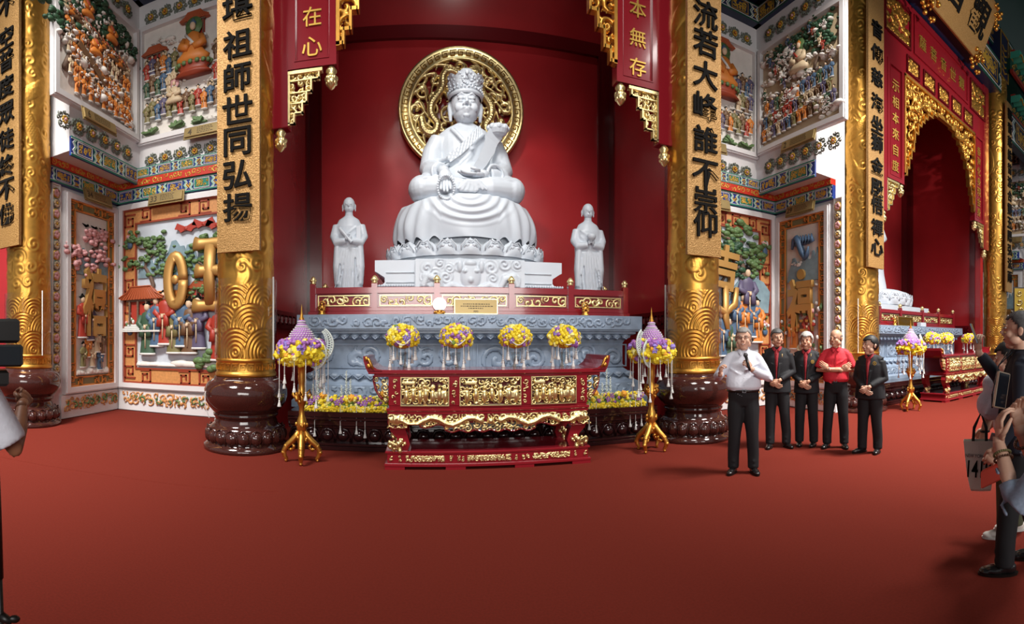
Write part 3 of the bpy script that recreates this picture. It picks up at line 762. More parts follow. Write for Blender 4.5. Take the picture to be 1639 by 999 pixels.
def painted_beam(name, label, loc, rz, w_, z0, z1, seed, deep=.25, dark=False, kindcat='beam', nsec=None):
    root = thing(name, label, kindcat, loc, rz)
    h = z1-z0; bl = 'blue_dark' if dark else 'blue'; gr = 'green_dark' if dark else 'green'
    g = G(); g.box(-w_/2, w_/2, -deep, 0, z0, z1); g.obj('beam_body', bl, root)
    g = G(); t = h*.05
    g.box(-w_/2, w_/2, -deep-.012, -deep, z0, z0+h*.09); g.box(-w_/2, w_/2, -deep-.012, -deep, z1-h*.09, z1); g.obj('edge_band', gr, root)
    g = G(); g.box(-w_/2, w_/2, -deep-.018, -deep, z0+h*.09, z0+h*.115); g.box(-w_/2, w_/2, -deep-.018, -deep, z1-h*.115, z1-h*.09); g.obj('edge_line', 'white', root)
    n = nsec or max(2, int(round(w_/(h*2.3)))); sw = w_/n
    def strip(gg, x, s, wd, off):
        p = [(x+s*off, z0+h*.12), (x+s*(off+h*.16), z0+h*.3), (x+s*(off-.0), z0+h*.5), (x+s*(off+h*.16), z0+h*.7), (x+s*off, z1-h*.12)]
        for (a, b) in zip(p[:-1], p[1:]):
            q = [(a[0], a[1]), (a[0]+wd, a[1]), (b[0]+wd, b[1]), (b[0], b[1])]
            gg.prism(q, -deep-.014-.001*len(gg.f) % .004, -deep)
    for k in range(n):
        xc = -w_/2+(k+.5)*sw
        pw = sw*.56
        g = G(); g.box(xc-pw/2, xc+pw/2, -deep-.012, -deep, z0+h*.17, z1-h*.17); pn = g.obj('panel', gr if k % 2 else bl, root)
        g = G(); g.frame(xc-pw/2, xc+pw/2, z0+h*.17, z1-h*.17, h*.035, -deep-.02, -deep); g.obj('panel_line', 'white' if not dark else 'ochre', pn)
        g = scrollwork(pw*.84, h*.5, h*.3, seed+k, .012, .42, h*.04, 0, x0=-pw*.42, z0=-h*.25); g.obj('gold_dragon', 'ochre', pn, (xc, -deep-.012, (z0+z1)/2), kind='stuff')
        for s in (-1, 1):
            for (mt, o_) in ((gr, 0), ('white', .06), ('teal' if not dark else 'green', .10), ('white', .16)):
                g = G(); strip(g, xc+s*pw/2, s, h*.05, h*(.06+o_)); g.obj('chevron', mt, root)
        xe = -w_/2+k*sw
        if k:
            g = scrollwork(sw*.2, h*.6, h*.28, seed+30+k, .012, .42, h*.04, 0, x0=-sw*.1, z0=-h*.3); g.obj('gold_dragon', 'ochre', root, (xe, -deep-.004, (z0+z1)/2), kind='stuff')
    return root

def alcove(cxl, w_, yb, side, tagn, pos):
    """back wall of width w_ centred cxl at yb; side = -1: side wall on the left, +1: on the right"""
    g = G(); g.box(cxl-w_/2-.3, cxl+w_/2+.3, yb, yb+.25, 0, 11); struct('wall_back_'+tagn, g, 'plaster')
    xs = cxl+side*w_/2; y0 = 6.95 if side > 0 else 6.6
    g = G(); g.box(*sorted((xs, xs+side*.3)), y0, yb, 0, 11); struct('wall_side_'+tagn, g, 'plaster')
    g = G(); g.box(*sorted((xs, xs-side*.6)), y0, yb, 5.0, 11); struct('wall_upper_'+tagn, g, 'plaster')
    g = G(); g.box(cxl-w_/2-.3, cxl+w_/2+.3, 6.3, yb+.2, 11, 11.2); struct('ceiling_'+tagn, g, 'green_dark')
    rz = pi/2 if side < 0 else -pi/2
    L = yb-y0; ym = (yb+y0)/2
    # --- lower back panel
    pw = w_-.45 if tagn != 'left_alcove' else 3.05
    xb = cxl-side*(w_/2-.22-pw/2)*(-1)*(1) if False else xs-side*(.22+pw/2)
    bl = {'left_alcove': 'wide painted relief of courtiers in robes under two large gold characters, left alcove',
          'right_alcove': 'wide painted relief with gold seal characters behind the man in the white shirt',
          'far_alcove': 'wide painted relief at the back of the farthest alcove behind the last column'}[tagn]
    rt = panel_base('painted_relief', bl, (xb, yb, 0), 0, pw, .62, 4.42, .34, seed=3)
    iw = pw-.72
    if tagn == 'left_alcove':
        mountains(rt, -iw/2, iw/2, 2.9, .8, 4); ground(rt, iw, 1.0, .12); tree(rt, -.78, -.05, 2.35, 1.55, -.1, 4, 'leaf', .30); tree(rt, 1.2, -.05, 1.6, 2.2, -.25, 7, 'leaf', .26)
        g = G(); g.box(-iw/2, iw/2, -.05, -.02, 2.25, 2.6); g.obj('court_wall', 'robe_orange', rt); pavilion(rt, -1.0, 1.9, .72); pavilion(rt, .35, 2.35, .35)
        for k, (x, z, s, rb) in enumerate([(-.88, 1.25, 1.1, 'robe_green'), (-.66, 1.42, 1.05, 'robe_blue'), (-.45, 1.46, 1.12, 'robe_red'), (-.23, 1.28, 1.02, 'robe_olive'), (-.05, 1.42, 1.05, 'robe_blue'), (.13, 1.28, 1.1, 'robe_brown'), (.33, 1.38, 1.05, 'robe_purple'), (.78, 1.15, 1.1, 'robe_red'), (1.1, 1.2, 1.1, 'robe_cream')]):
            place_fig(rt, x, z, s, rb, y=-.09)
        for (x, z) in ((.05, 3.85), (.45, 3.9), (.75, 3.85)):
            g = G(); g.ell((0, 0, 0), (.06, .04, .05), 8, 5); 
            for s in (-1, 1): g.prism([(0, .03), (s*.2, .12), (s*.26, .0), (s*.17, -.02), (s*.12, -.08), (0, -.03)], -.02, .01)
            g.obj('red_bat', 'robe_red', rt, (x, -.08, z))
        g = G(); tr = .115
        g.tube([(.22*cos(a)*.82, 0, .5*sin(a)) for a in [2*pi*k/24 for k in range(25)]], tr, 8, flat=(1, .5, 1)); g.ell((0, -.01, .02), (.09, .05, .1), 10, 8)
        g.obj('gold_character', 'gold_leaf', rt, (-.15, -.17, 2.78), smooth=True)
        g = G()
        for (z, a) in ((.62, .33), (.08, .30), (-.62, .36)): g.tube([(-a, 0, z+.02), (-a*.6, 0, z), (0, 0, z+.01), (a*.6, 0, z), (a, 0, z-.03)], [.15, .12, .10, .12, .15], 8, flat=(1, .5, 1))
        g.tube([(0.02, 0, .6), (-.01, 0, 0), (.02, 0, -.6)], .13, 8, flat=(1, .5, 1)); g.obj('gold_character', 'gold_leaf', rt, (.62, -.17, 2.85), smooth=True)
        g = G()
        for k in range(14): q = random.Random(k); g.ell((q.gauss(0, .16), q.uniform(-.04, 0), q.gauss(0, .08)), (.1, .06, .07), 8, 5)
        g.obj('green_rock', 'leaf', rt, (.55, -.1, 1.12), smooth=True)
    else:
        mountains(rt, -iw/2, iw/2, 2.2, .9, 9); ground(rt, iw, 1.0, .15); 
        tree(rt, .35, -.05, 1.9, 2.5, .12, 8, 'leaf', .26); tree(rt, -.6, -.05, 1.6, 2.3, .2, 5, 'leaf_dark', .28)
        g = G(); g.prism([(-.5, 0), (.5, 0), (.55, .5), (.35, .72), (0, .85), (-.35, .72), (-.55, .5)], -.08, -.02); g.obj('stone_gate', 'mountain', rt, (.85, 0, 2.2))
        place_fig(rt, .72, 1.95, 1.25, 'robe_purple')
        for (x, z, rb) in ((.35, 1.65, 'robe_blue'), (.58, 1.6, 'robe_orange'), (.82, 1.62, 'robe_blue'), (.98, 1.5, 'robe_orange'), (-.25, 1.15, 'robe_orange'), (-.02, 1.2, 'robe_blue'), (.2, 1.05, 'robe_green'), (-.55, 1.2, 'robe_brown'), (.45, 1.05, 'robe_cream')):
            place_fig(rt, x, z, 1.0, rb, y=-.09, hat='black_paint' if z > 1.3 else 'hair_black')
        ch = '喆' if tagn == 'right_alcove' else '壽'
        m = glyph('甘' if False else '吉', 1.0, .10, .035, 'gold_leaf'); put('gold_character', m, rt, (.02, -.10, 3.15), (0, .12, 0), scale=(.75, 1, 1))
        g = G(); g.tube([(-.3, 0, .35), (-.28, 0, -.05), (0, 0, -.2), (.25, 0, 0), (.3, 0, .38)], [.06, .09, .09, .09, .06], 8, flat=(1, .5, 1)); g.tube([(0, 0, .4), (0, 0, -.3), (.1, 0, -.75)], [.08, .09, .03], 8, flat=(1, .5, 1))
        g.obj('gold_character', 'gold_leaf', rt, (.05, -.17, 2.35), smooth=True)
    number_plate(rt, -side*.3 if tagn != 'left_alcove' else -.35, 4.5, '33' if side < 0 else '30', .8)
    low_band(rt, pw+.3, .02, .46, 40+(side > 0))
    # --- lower side panel
    pl = {'left_alcove': 'narrow painted relief with one gold character and blossom branches, left alcove side wall',
          'right_alcove': 'narrow painted relief with dragon, gold character and seated figures above the grey-haired man',
          'far_alcove': 'narrow painted relief on the side wall of the farthest alcove'}[tagn]
    yc = 7.93
    rt = panel_base('painted_relief', pl, (xs, yc, 0), rz, 1.48, .62, 4.36, .2, border='robe_olive', ink='robe_orange', bg='plaster_cream', inset=False)
    sg = 1 if side < 0 else 1
    ground(rt, 1.05, .85, .12); iw = 1.0; r = random.Random(7+side)
    mountains(rt, -.5, .5, 2.9, .7, 3)
    if tagn == 'left_alcove':
        tree(rt, -.1, -.05, 2.2, 1.7, .05, 3, 'pink', .3)
        m = glyph('禧', 1.05, .09, .028, 'gold_leaf'); put('gold_character', m, rt, (.02, -.07, 2.35), scale=(.72, 1, 1.35))
        for k in range(5):
            g = G(); g.prism([(0, 0), (.1, .06), (.14, .02), (.04, -.02), (-.08, .05)], -.02, 0); g.obj('magpie', 'black_paint', rt, (-.25+.14*k, -.05, 3.85+.05*(-1)**k))
        for (x, z, s, rb) in ((-.32, 1.6, .85, 'robe_red'), (-.08, 1.55, .8, 'robe_purple'), (.15, 1.3, .6, 'robe_cream'), (-.15, 1.2, .5, 'robe_orange'), (.32, 1.25, .6, 'robe_brown'), (0, 1.0, .5, 'robe_cream'), (.25, .92, .5, 'robe_blue'), (-.3, 1.0, .5, 'robe_olive')): place_fig(rt, x, z, s, rb)
    else:
        g = G(); g.tube([(-.3+.08*k, -.02*sin(k), .25*sin(k*.9)) for k in range(8)], [.03, .06, .08, .09, .08, .06, .05, .02], 7)
        for k in range(6): g.prism([(-.2+k*.09, .05), (-.1+k*.09, .28), (-.02+k*.09, .1)], -.03, 0)
        g.obj('winged_beast', 'robe_blue', rt, (.0, -.08, 3.65), smooth=True)
        g = G(); g.prism([(.12*cos(a), .12*sin(a)) for a in [2*pi*i/20 for i in range(20)]], -.06, 0); g.obj('gold_disc', 'gold_leaf', rt, (0, -.04, 3.05))
        m = glyph('福', 1.0, .09, .03, 'gold_leaf'); put('gold_character', m, rt, (.0, -.07, 2.35), scale=(.8, 1, 1.2))
        for (x, z, s, rb) in ((-.25, 1.35, .85, 'robe_orange'), (.25, 1.4, .85, 'robe_red'), (0, 1.0, .6, 'robe_cream')): place_fig(rt, x, z, s, rb)
        for k in range(4): put('blossoms', blossom_cluster(k, ('pink', 'white', 'leaf'), 12, .3, .05), rt, (-.35+.7*(k % 2), -.06, 1.1+.75*(k//2)+.4*(k % 2)))
    for k in range(3): put('cloud', cloud_mesh(k), rt, (r.uniform(-.35, .35), -.04, 3.3-.5*k), scale=.22)
    number_plate(rt, 0 if side < 0 else .1, 4.5, '34' if side < 0 else '29', .85)
    disc_strip(rt, -1.08 if side < 0 else 1.08, .7, 4.5, 19)
    low_band(rt, 1.9, .02, .46, 42+(side > 0))
    # --- upper painted panels
    ul = {'left_alcove': 'large relief of monks in orange robes on clouds, upper left alcove side wall',
          'right_alcove': 'large cloudy relief with haloed deity, upper side wall above the row of four men',
          'far_alcove': 'large painted relief on the upper side wall of the farthest alcove'}[tagn]
    xu = xs-side*.6
    rt = panel_base('painted_relief', ul, (xu, 7.42, 0), rz, 2.4, 5.95, 8.12, 0, bg='robe_cream' if side > 0 else 'plaster_cream')
    r = random.Random(21+side)
    for k in range(30): put('cloud', cloud_mesh(k % 5), rt, (r.uniform(-1.0, 1.0), -.03-r.random()*.05, 6.1+1.85*k/30), (0, r.uniform(-.3, .3), 0), scale=(r.uniform(.25, .42), .5, r.uniform(.2, .34)))
    if side < 0:
        for k in range(3): tree(rt, (-.95, -.1, .55)[k], -.06, (6.4, 6.9, 6.9)[k], (1.5, 1.3, 1.1)[k], .05, 11+k, 'leaf_dark', .4)
        for k in range(60):
            t = k/59; row = k % 4
            place_fig(rt, -1.02+2.0*((k//4)/15)+.04*row, 7.42-.40*((k//4)/15)-.36*row, .32+.04*r.random(), r.choice(['robe_orange', 'robe_orange', 'robe_brown', 'robe_cream']), y=-.1, hat=None, seated=(k % 4 == 0), sash='robe_red')
        for (x, z) in ((-.45, 7.55), (.3, 7.45), (-.2, 6.95)): place_fig(rt, x, z, .5, 'robe_orange', y=-.13, hat='robe_blue', seated=True, halo='robe_cream', sash='robe_red')
        for k in range(9): place_fig(rt, -.75+.2*k, 6.02+.04*(k % 2), .36, 'robe_orange', y=-.12, hat=None, sash='robe_red')
        g = G(); g.box(-.45, .45, -.08, 0, -.07, .07); g.obj('red_couch', 'robe_brown', rt, (-.3, -.06, 6.75), (0, .5, 0))
    else:
        g = G()
        for k in range(7): g.box(-1.0+.3*k, -.88+.3*k, -.05, 0, 6.2, 6.9-.06*abs(k-4))
        g.obj('orange_columns', 'robe_orange', rt)
        place_fig(rt, .1, 7.15, .75, 'robe_cream', y=-.14, hat='robe_orange', seated=True, halo='leaf', sash='robe_red')
        tree(rt, .5, -.05, 7.1, 1.0, .1, 4, 'leaf_dark', .42); tree(rt, -.4, -.05, 7.2, .8, .1, 5, 'leaf_dark', .42)
        for k in range(40): place_fig(rt, -1.05+2.1*k/39, 6.03+.27*(k % 3)+.004*k, .36, r.choice(ROBES), y=-.11)
        for k in range(22): place_fig(rt, -1.05+2.1*((k*7) % 22)/22, 6.95+.95*k/22, .27, r.choice(ROBES), y=-.11, halo='robe_cream')
    number_plate(rt, -.2 if side < 0 else .15, 5.68, '6' if side < 0 else '2', .95)
    ornament_row(rt, 2.35, 5.5, .34, 3); ornament_row(rt, 2.35, 8.52, .34, 4)
    ul = {'left_alcove': 'upper relief of a seated red-robed deity with attendants, back of the left alcove',
          'right_alcove': 'upper relief of a crowd of small figures, back of the right alcove',
          'far_alcove': 'upper relief at the back of the farthest alcove'}[tagn]
    pw = w_-.6-.3; xb = xu-side*(.14+pw/2)
    rt = panel_base('painted_relief', ul, (xb, yb, 0), 0, pw, 5.9, 8.2, 0, bg='plaster_cream')
    for k in range(18): put('cloud', cloud_mesh(k % 5), rt, (r.uniform(-pw/2+.25, pw/2-.25), -.02-.03*r.random(), 6.0+2.0*k/18), scale=(r.uniform(.2, .36), .35, r.uniform(.14, .25)))
    ox = -.15 if tagn == 'left_alcove' else .3
    place_fig(rt, ox-.0, 7.15, 1.0, 'robe_orange', y=-.16, hat='robe_blue', seated=True, halo='leaf', sash='white')
    g = G(); g.m = 0; g.lathe([(.42, 0), (.36, .05), (.3, .1), (.36, .17), (.42, .2)], 20, sq=.4); g.m = 1
    for k in range(9): g.ell((.38*cos(pi+pi*k/8), .15*sin(pi+pi*k/8), .2), (.06, .04, .05), 6, 4)
    g.obj('lotus_throne', ['brick', 'leaf'], rt, (ox, -.14, 6.92), smooth=True)
    pv = pavilion(rt, ox, 7.75, .42); pavilion(rt, ox-.95, 7.35, .4)
    for k in range(60):
        c = k % 20; x = -pw/2+.12+(pw-.24)*c/19
        if abs(x-ox) < .42 and k < 40: continue
        place_fig(rt, x, (7.1, 6.72, 6.2)[k//20]+.09*(k % 2), .42, r.choice(ROBES), y=-.10, halo='robe_cream' if k % 3 == 0 else None)
    place_fig(rt, ox-.45, 6.45, .55, 'robe_cream', y=-.14, hat='pink', seated=True, halo='pink')
    for k in range(5):
        g = G(); q = random.Random(k)
        for i in range(9): a = q.uniform(0, pi); l = q.uniform(.1, .2); g.prism([(0, 0), (l*cos(a-.25), l*.6*sin(a-.25)), (l*1.25*cos(a), l*.8*sin(a)), (l*cos(a+.25), l*.6*sin(a+.25))], -.06-.01*i, -.02)
        g.obj('lotus_leaves', 'leaf', rt, (-pw/2+.25+(pw-.5)*k/4, -.05, 5.95))
    number_plate(rt, -.1*side, 5.72, '4' if side < 0 else '3', .8)
    ornament_row(rt, pw, 5.42, .32, 5); ornament_row(rt, pw, 8.5, .32, 6)
    # --- painted beams
    def where(b): return {'left_alcove': 'left alcove', 'right_alcove': 'alcove behind the standing men', 'far_alcove': 'farthest alcove'}[tagn]
    for (za, zb, sd, nm, nn) in ((4.58, 4.87, 50, 'green and blue painted beam with gold dragons, lowest of the bands on the %s wall, %s', 0), (5.03, 5.26, 60, 'blue painted beam with gold dragons above the red stripe on the %s wall, %s', 1)):
        painted_beam('painted_beam', nm % ('back', where(0)), (cxl, yb, 0), 0, w_, za, zb, sd, .10+.05*nn)
        painted_beam('painted_beam', nm % ('side', where(0)), (xs-side*.6*nn, ym, 0), rz, L, za-.12*nn if nn else za, zb, sd+5, .10-.06*nn)
    o = thing('red_stripe', 'bright red painted stripe between two blue beams, back wall, %s' % where(0), 'beam', (cxl, yb, 0))
    g = G(); g.box(-w_/2, w_/2, -.16, 0, 4.87, 5.03); g.obj('stripe_board', 'red_bright', o)
    g = scrollwork(w_, .12, .13, 5, .01, .6, .012, 0, z0=4.89); g.obj('gold_scrolls', 'ochre', o, (0, -.16, 0), kind='stuff')
    o = thing('red_stripe', 'bright red painted stripe between two blue beams, side wall, %s' % where(0), 'beam', (xs, ym, 0), rz)
    g = G(); g.box(-L/2, L/2, -.16, 0, 4.87, 5.0); g.obj('stripe_board', 'red_bright', o)
    g = scrollwork(L, .12, .13, 5, .01, .6, .012, 0, z0=4.875); g.obj('gold_scrolls', 'ochre', o, (0, -.16, 0), kind='stuff')
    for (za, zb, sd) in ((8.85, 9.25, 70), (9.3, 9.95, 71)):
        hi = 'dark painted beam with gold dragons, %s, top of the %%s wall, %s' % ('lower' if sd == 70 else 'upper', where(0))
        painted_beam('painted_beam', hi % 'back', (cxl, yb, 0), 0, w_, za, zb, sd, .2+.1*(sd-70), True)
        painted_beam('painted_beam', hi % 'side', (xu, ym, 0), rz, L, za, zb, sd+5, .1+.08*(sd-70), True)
alcove(-4.64, 3.72, 8.9, -1, 'left_alcove', 0)
alcove(6.15, 3.3, 8.9, 1, 'right_alcove', 0)
alcove(17.9, 3.4, 8.9, 1, 'far_alcove', 0)

# ------------------------------------------------------------------ beams, eaves and plaque at the upper right
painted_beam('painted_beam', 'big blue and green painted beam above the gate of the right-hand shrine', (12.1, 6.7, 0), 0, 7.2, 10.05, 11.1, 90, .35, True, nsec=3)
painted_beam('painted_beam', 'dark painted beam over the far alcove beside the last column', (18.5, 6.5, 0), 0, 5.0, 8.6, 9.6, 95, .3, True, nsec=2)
o = thing('column_head', 'dark painted bracket block standing on the farthest gold column', 'bracket', (15.75, 6.67, 0))
g = G(); g.m = 0; g.box(-.35, .35, -.35, .35, 10.6, 12.2); g.m = 1; g.frame(-.36, .36, 10.62, 12.2, .04, -.37, -.35)
for k in range(5):
    for s in (-1, 1): g.prism([(0, 10.8+.2*k), (s*.2, 10.9+.2*k), (s*.2, 10.95+.2*k), (0, 10.86+.2*k)], -.37, -.35)
g.obj('block', ['blue_dark', 'ochre'], o)
def eave(loc, rz, w_, lab, n):
    o = thing('painted_eave', lab, 'eave', loc, rz)
    g = G(); g.box(-w_/2, w_/2, 0, .3, -.5, -.1); g.obj('eave_board', 'green_dark', o)
    g = G(); g.m = 0
    for k in range(n):
        x = -w_/2+(k+.5)*w_/n; W = w_/n*.9
        q = [(x-W/2+W*t/6, .16*math.sin(pi*t/6)-.12) for t in range(7)]
        g.m = 0; g.prism([(x-W/2, .12)]+q[::-1][::-1]+[(x+W/2, .12)], -.35, 0)
        g.m = 1; g.tube([(a, -.36, b) for a, b in q], .022, 5)
    g.obj('scalloped_valance', ['teal', 'ochre'], o)
    g = G()
    for k in range(n): x = -w_/2+(k+.5)*w_/n; g.tube([(x, .0, -.28), (x+.1, -.03, -.2), (x+.18, -.03, -.3), (x+.08, -.03, -.36), (x, 0, -.28)], .02, 5)
    g.obj('bracket_scrolls', 'ochre', o)
    g = G(); g.box(-w_/2, w_/2, -.1, 0, -.62, -.5); g.box(-w_/2, w_/2, -.16, 0, .12, .17); g.obj('red_rail', 'robe_red', o)
    return o
eave((18.1, 6.3, 10.2), 0, 3.6, 'green scalloped painted eave beside the farthest column', 10)
eave((17.9, 6.2, 11.6), 0, 3.8, 'higher green scalloped painted eave at the top right corner', 10)
eave((5.7, 7.4, 9.45), 0, 2.6, 'green scalloped painted eave at the top of the alcove behind the speaker', 5)
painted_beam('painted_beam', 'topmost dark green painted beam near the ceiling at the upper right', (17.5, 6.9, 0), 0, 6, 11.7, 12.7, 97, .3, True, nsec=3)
# tilted name plaque
o = thing('name_plaque', 'gold plaque with large black characters leaning out above the right-hand gate', 'sign', (11.65, 6.15, 9.85))
o.rotation_euler = (math.radians(-25), 0, 0)
o.rotation_euler = (math.radians(24), 0, 0)
g = G(); g.box(-1.55, 1.55, -.06, .06, 0, 1.6, .02); g.obj('board', 'gold_glitter', o)
for s in (-1, 1): g = G(); g.box(s*.9-.05, s*.9+.05, .05, .75, .25, .35); g.obj('wall_hook', 'gold_dark', o)
for k, ch in enumerate('音觀'): put('character', glyph(ch, .95, .03, .016), o, (-.5+1.25*k, -.06, .9))
for s in (-1, 1):
    g = G(); q = random.Random(3)
    for k in range(24): g.ell((q.gauss(0, .14), q.uniform(-.1, .05), q.gauss(0, .14)), q.uniform(.03, .07), 7, 5)
    for k in range(4): g.tube([(.05*k*cos(t), -.12, .05*k*sin(t)) for t in [q.uniform(0, 3)+.5*i for i in range(6)]], .02, 5)
    g.obj('cloud_bracket', 'gold', o, (s*1.35, -.05, .05), smooth=True)
for s in (-1, 1):
    g = G(); q = random.Random(4)
    for k in range(24): g.ell((q.gauss(0, .12), q.uniform(-.1, .05), q.gauss(0, .14)), q.uniform(.03, .07), 7, 5)
    g.obj('cloud_bracket', 'gold', o, (s*1.55, -.05, 1.35), smooth=True)

o = thing('dragon_screen', 'yellow screen panel with gold dragon relief beyond the farthest column', 'screen', (18.75, 6.5, 0), -.9)
g = G(); g.box(-.6, .6, -.04, .04, 0, 3.7); g.obj('stand', 'stone_dark', o)
g = G(); g.box(-.58, .58, -.06, -.03, 2.25, 3.65); pn = g.obj('yellow_panel', 'yellow_wall', o)
g = scrollwork(1.0, 1.2, .3, 5, .04, .55, .03, 0, z0=2.35); g.obj('gold_dragon', 'gold_pale', pn, (0, -.06, 0), smooth=True, kind='stuff')
# ================================================================== altars
def build_altar():
    root = thing('stone_altar', 'blue grey carved stone altar of the central shrine behind the red table', 'altar', (CX1, 7.37, 0))
    def ring(prof, name, m, hx):     # prof: (out, z) moulding swept round front and sides; out = metres proud of the core
        g = G(); vs = []; fs = []
        for (o, z) in prof: vs += [(-hx-o, 2.4, z), (-hx-o, .35-o, z), (hx+o, .35-o, z), (hx+o, 2.4, z)]
        n = len(prof)
        for i in range(n-1):
            for k in range(3): fs.append((i*4+k, i*4+k+1, i*4+k+5, i*4+k+4))
        fs.append((0, 3, 2, 1)); t = (n-1)*4; fs.append((t, t+1, t+2, t+3)); g.add(vs, fs); return g.obj(name, m, root)
    ring([(.35, 1.73), (.35, 1.95)], 'top_slab', 'marble_grey', 2.4)
    ring([(.10, 1.50), (.13, 1.56), (.2, 1.6), (.2, 1.63), (.27, 1.66), (.27, 1.69), (.32, 1.70), (.32, 1.73)], 'upper_moulding', 'marble_grey', 2.4)
    bd = ring([(.10, 1.10), (.10, 1.50)], 'carved_body', 'marble_grey', 2.4)
    ring([(.42, .52), (.42, .62), (.38, .66), (.34, .66), (.34, .86), (.30, .88), (.26, .90), (.22, .95), (.22, 1.0), (.10, 1.10)], 'lower_moulding', 'marble_grey', 2.4)
    g = scrollwork(5.1, .15, .16, 5, .016, .35, .018, 0, z0=1.765); g.obj('scroll_frieze', 'marble_grey', bd, (0, -.001, 0), smooth=True, kind='stuff')
    g = scrollwork(5.2, .16, .3, 6, .014, .45, .022, 0, z0=.68); g.obj('scroll_frieze', 'marble_grey', bd, (0, .01, 0), smooth=True, kind='stuff')
    for k, x in enumerate((-1.95, -.66, .66, 1.95)):
        g = scrollwork(1.12, .34, .34, 60+k, .02, .4, .018, 0, z0=1.13); g.obj('carved_panel', 'marble_grey', bd, (x, .25, 0), smooth=True, kind='stuff')
        g = G(); g.frame(x-.62, x+.62, 1.11, 1.49, .02, .23, .26); g.obj('panel_edge', 'marble_grey', bd)
    g = G(); g.ell((0, 0, 0), (.075, .06, .05), 10, 6); g.tube([(-.08, -.02, .02), (0, -.05, -.05), (.08, -.02, .02)], .012, 5)
    pm = g.mesh('lotus_petal', 'marble_grey', True)
    for k in range(32): put('lotus_petal', pm, bd, (-2.5+k*5.0/31, .14, 1.62))
    for k in range(28): put('lotus_petal', pm, bd, (-2.55+k*5.1/27, .12, 1.0), scale=(1.15, 1, 1))
    # black stone plinth in front
    rt = thing('black_plinth', 'polished black stone plinth with lotus petals below the grey altar, central shrine', 'plinth', (CX1, 6.75, 0))
    g = G()
    for (z0, z1, y) in ((0, .06, -.02), (.06, .10, .0), (.30, .34, .05), (.34, .42, .02), (.42, .46, -.01), (.46, .54, .0)): g.box(-2.72, 2.72, y, .78, z0, z1, .008)
    g.box(-2.7, 2.7, .08, .78, .10, .30); g.obj('moulded_block', 'black_stone', rt)
    g = G(); g.ell((0, 0, 0), (.085, .07, .085), 12, 8); g.tube([(-.1, 0, -.09), (-.105, -.02, 0), (-.06, -.03, .085), (0, -.03, .1), (.06, -.03, .085), (.105, -.02, 0), (.1, 0, -.09)], .012, 5)
    pm = g.mesh('lotus_petal', 'black_stone', True)
    for k in range(24): put('lotus_petal', pm, rt, (-2.6+k*5.2/23, .06, .2))
    return root, rt
altar, plinth = build_altar()
def build_rail():
    root = thing('altar_railing', 'red lacquer railing with gold panels on top of the central altar', 'railing', (CX1, 7.64, 1.95))
    g = G(); g.box(-2.62, 2.62, -.06, 2.1, 0, .06); g.obj('platform', 'red_lacquer', root)
    xs = (-2.55, -1.56, -.58, .60, 1.58, 2.55)
    def post(x, y): 
        g = G(); g.box(x-.045, x+.045, y-.045, y+.045, .06, .5, .006); p = g.obj('post', 'red_lacquer', root)
        g = G(); g.lathe([(0, 0), (.045, 0), (.05, .015), (.035, .03), (.05, .05), (.05, .07), (.042, .09), (.02, .12), (0, .13)], 14, (x, y, .5), cap=False)
        for k in range(6): g.ell((x+.045*cos(k*pi/3), y+.045*sin(k*pi/3), .56), (.016, .016, .02), 6, 4)
        g.obj('lotus_finial', 'gold_pale', p, smooth=True)
    for x in xs: post(x, 0)
    for s in (-2.55, 2.55):
        for y in (.95, 1.9): post(s, y)
    for i in range(5):
        a, b = xs[i]+.045, xs[i+1]-.045
        g = G(); g.box(a, b, -.03, .03, .34, .44, .006); g.box(a, b, -.035, .03, .06, .12, .006); g.box(a, b, .0, .02, .12, .34); pn = g.obj('rail_panel', 'red_lacquer', root)
        m = (a+b)/2; w_ = b-a-.07
        g = G(); g.frame(m-w_/2, m+w_/2, .145, .315, .013, -.022, .0); g.obj('gold_edge', 'gold_pale', pn)
        g = scrollwork(w_-.03, .145, .135, 70+i % 2, .022, .38, .012, .0, x0=-w_/2+.015, z0=.158); g.obj('gold_scrolls', 'gold_pale', pn, (m, -.004, 0), smooth=True, kind='stuff')
    for s in (-1, 1):
        g = G(); x = s*2.55; g.box(x-.03, x+.03, .04, 1.86, .34, .44); g.box(x-.03, x+.03, .04, 1.86, .06, .12); g.box(x-.01, x+.01, .04, 1.86, .12, .34); g.obj('side_rail', 'red_lacquer', root)
    return root
rail = build_rail()

# ------------------------------------------------------------------ white seated statue
SX = .73
def petals(parent, n, rx, ry, z, h, w_, mat, off=0):
    nu, nv = 10, 8; g = G(); W = nu+1; vs = []
    for j in range(nv+1):
        v = j/nv
        for i in range(nu+1):
            u = i/nu*2-1; wd = w_/2*min(1, (1.02-v**3)**.6 if v < 1 else .05)
            b = (1-u*u)*math.sin(pi*min(1, .15+v*.85))*.10
            vs.append((u*wd, -.03-b-.06*(1-v), h*v*(1-.12*u*u)))
    g.add(vs, [(j*W+i, j*W+i+1, (j+1)*W+i+1, (j+1)*W+i) for j in range(nv) for i in range(nu)])
    for r_ in (.32, .2):
        g.tube([(-w_*r_*1.2, -.10, h*.22), (-w_*r_*1.3, -.15, h*.45), (-w_*r_*.6, -.15, h*(.5+r_)), (0, -.14, h*(.42+r_)), (w_*r_*.6, -.15, h*(.5+r_)), (w_*r_*1.3, -.15, h*.45), (w_*r_*1.2, -.10, h*.22)], .012, 5)
    for s in (-1, 1): g.ell((s*w_*.13, -.14, h*.5), (w_*.1, .03, h*.12), 8, 5)
    me = g.mesh('lotus_petal', mat, True)
    for k in range(n):
        a = 2*pi*k/n; x, y = rx*sin(a), -ry*cos(a)
        put('lotus_petal', me, parent, (x, y, z), (0, 0, math.atan2(x/rx/rx, -y/ry/ry)))
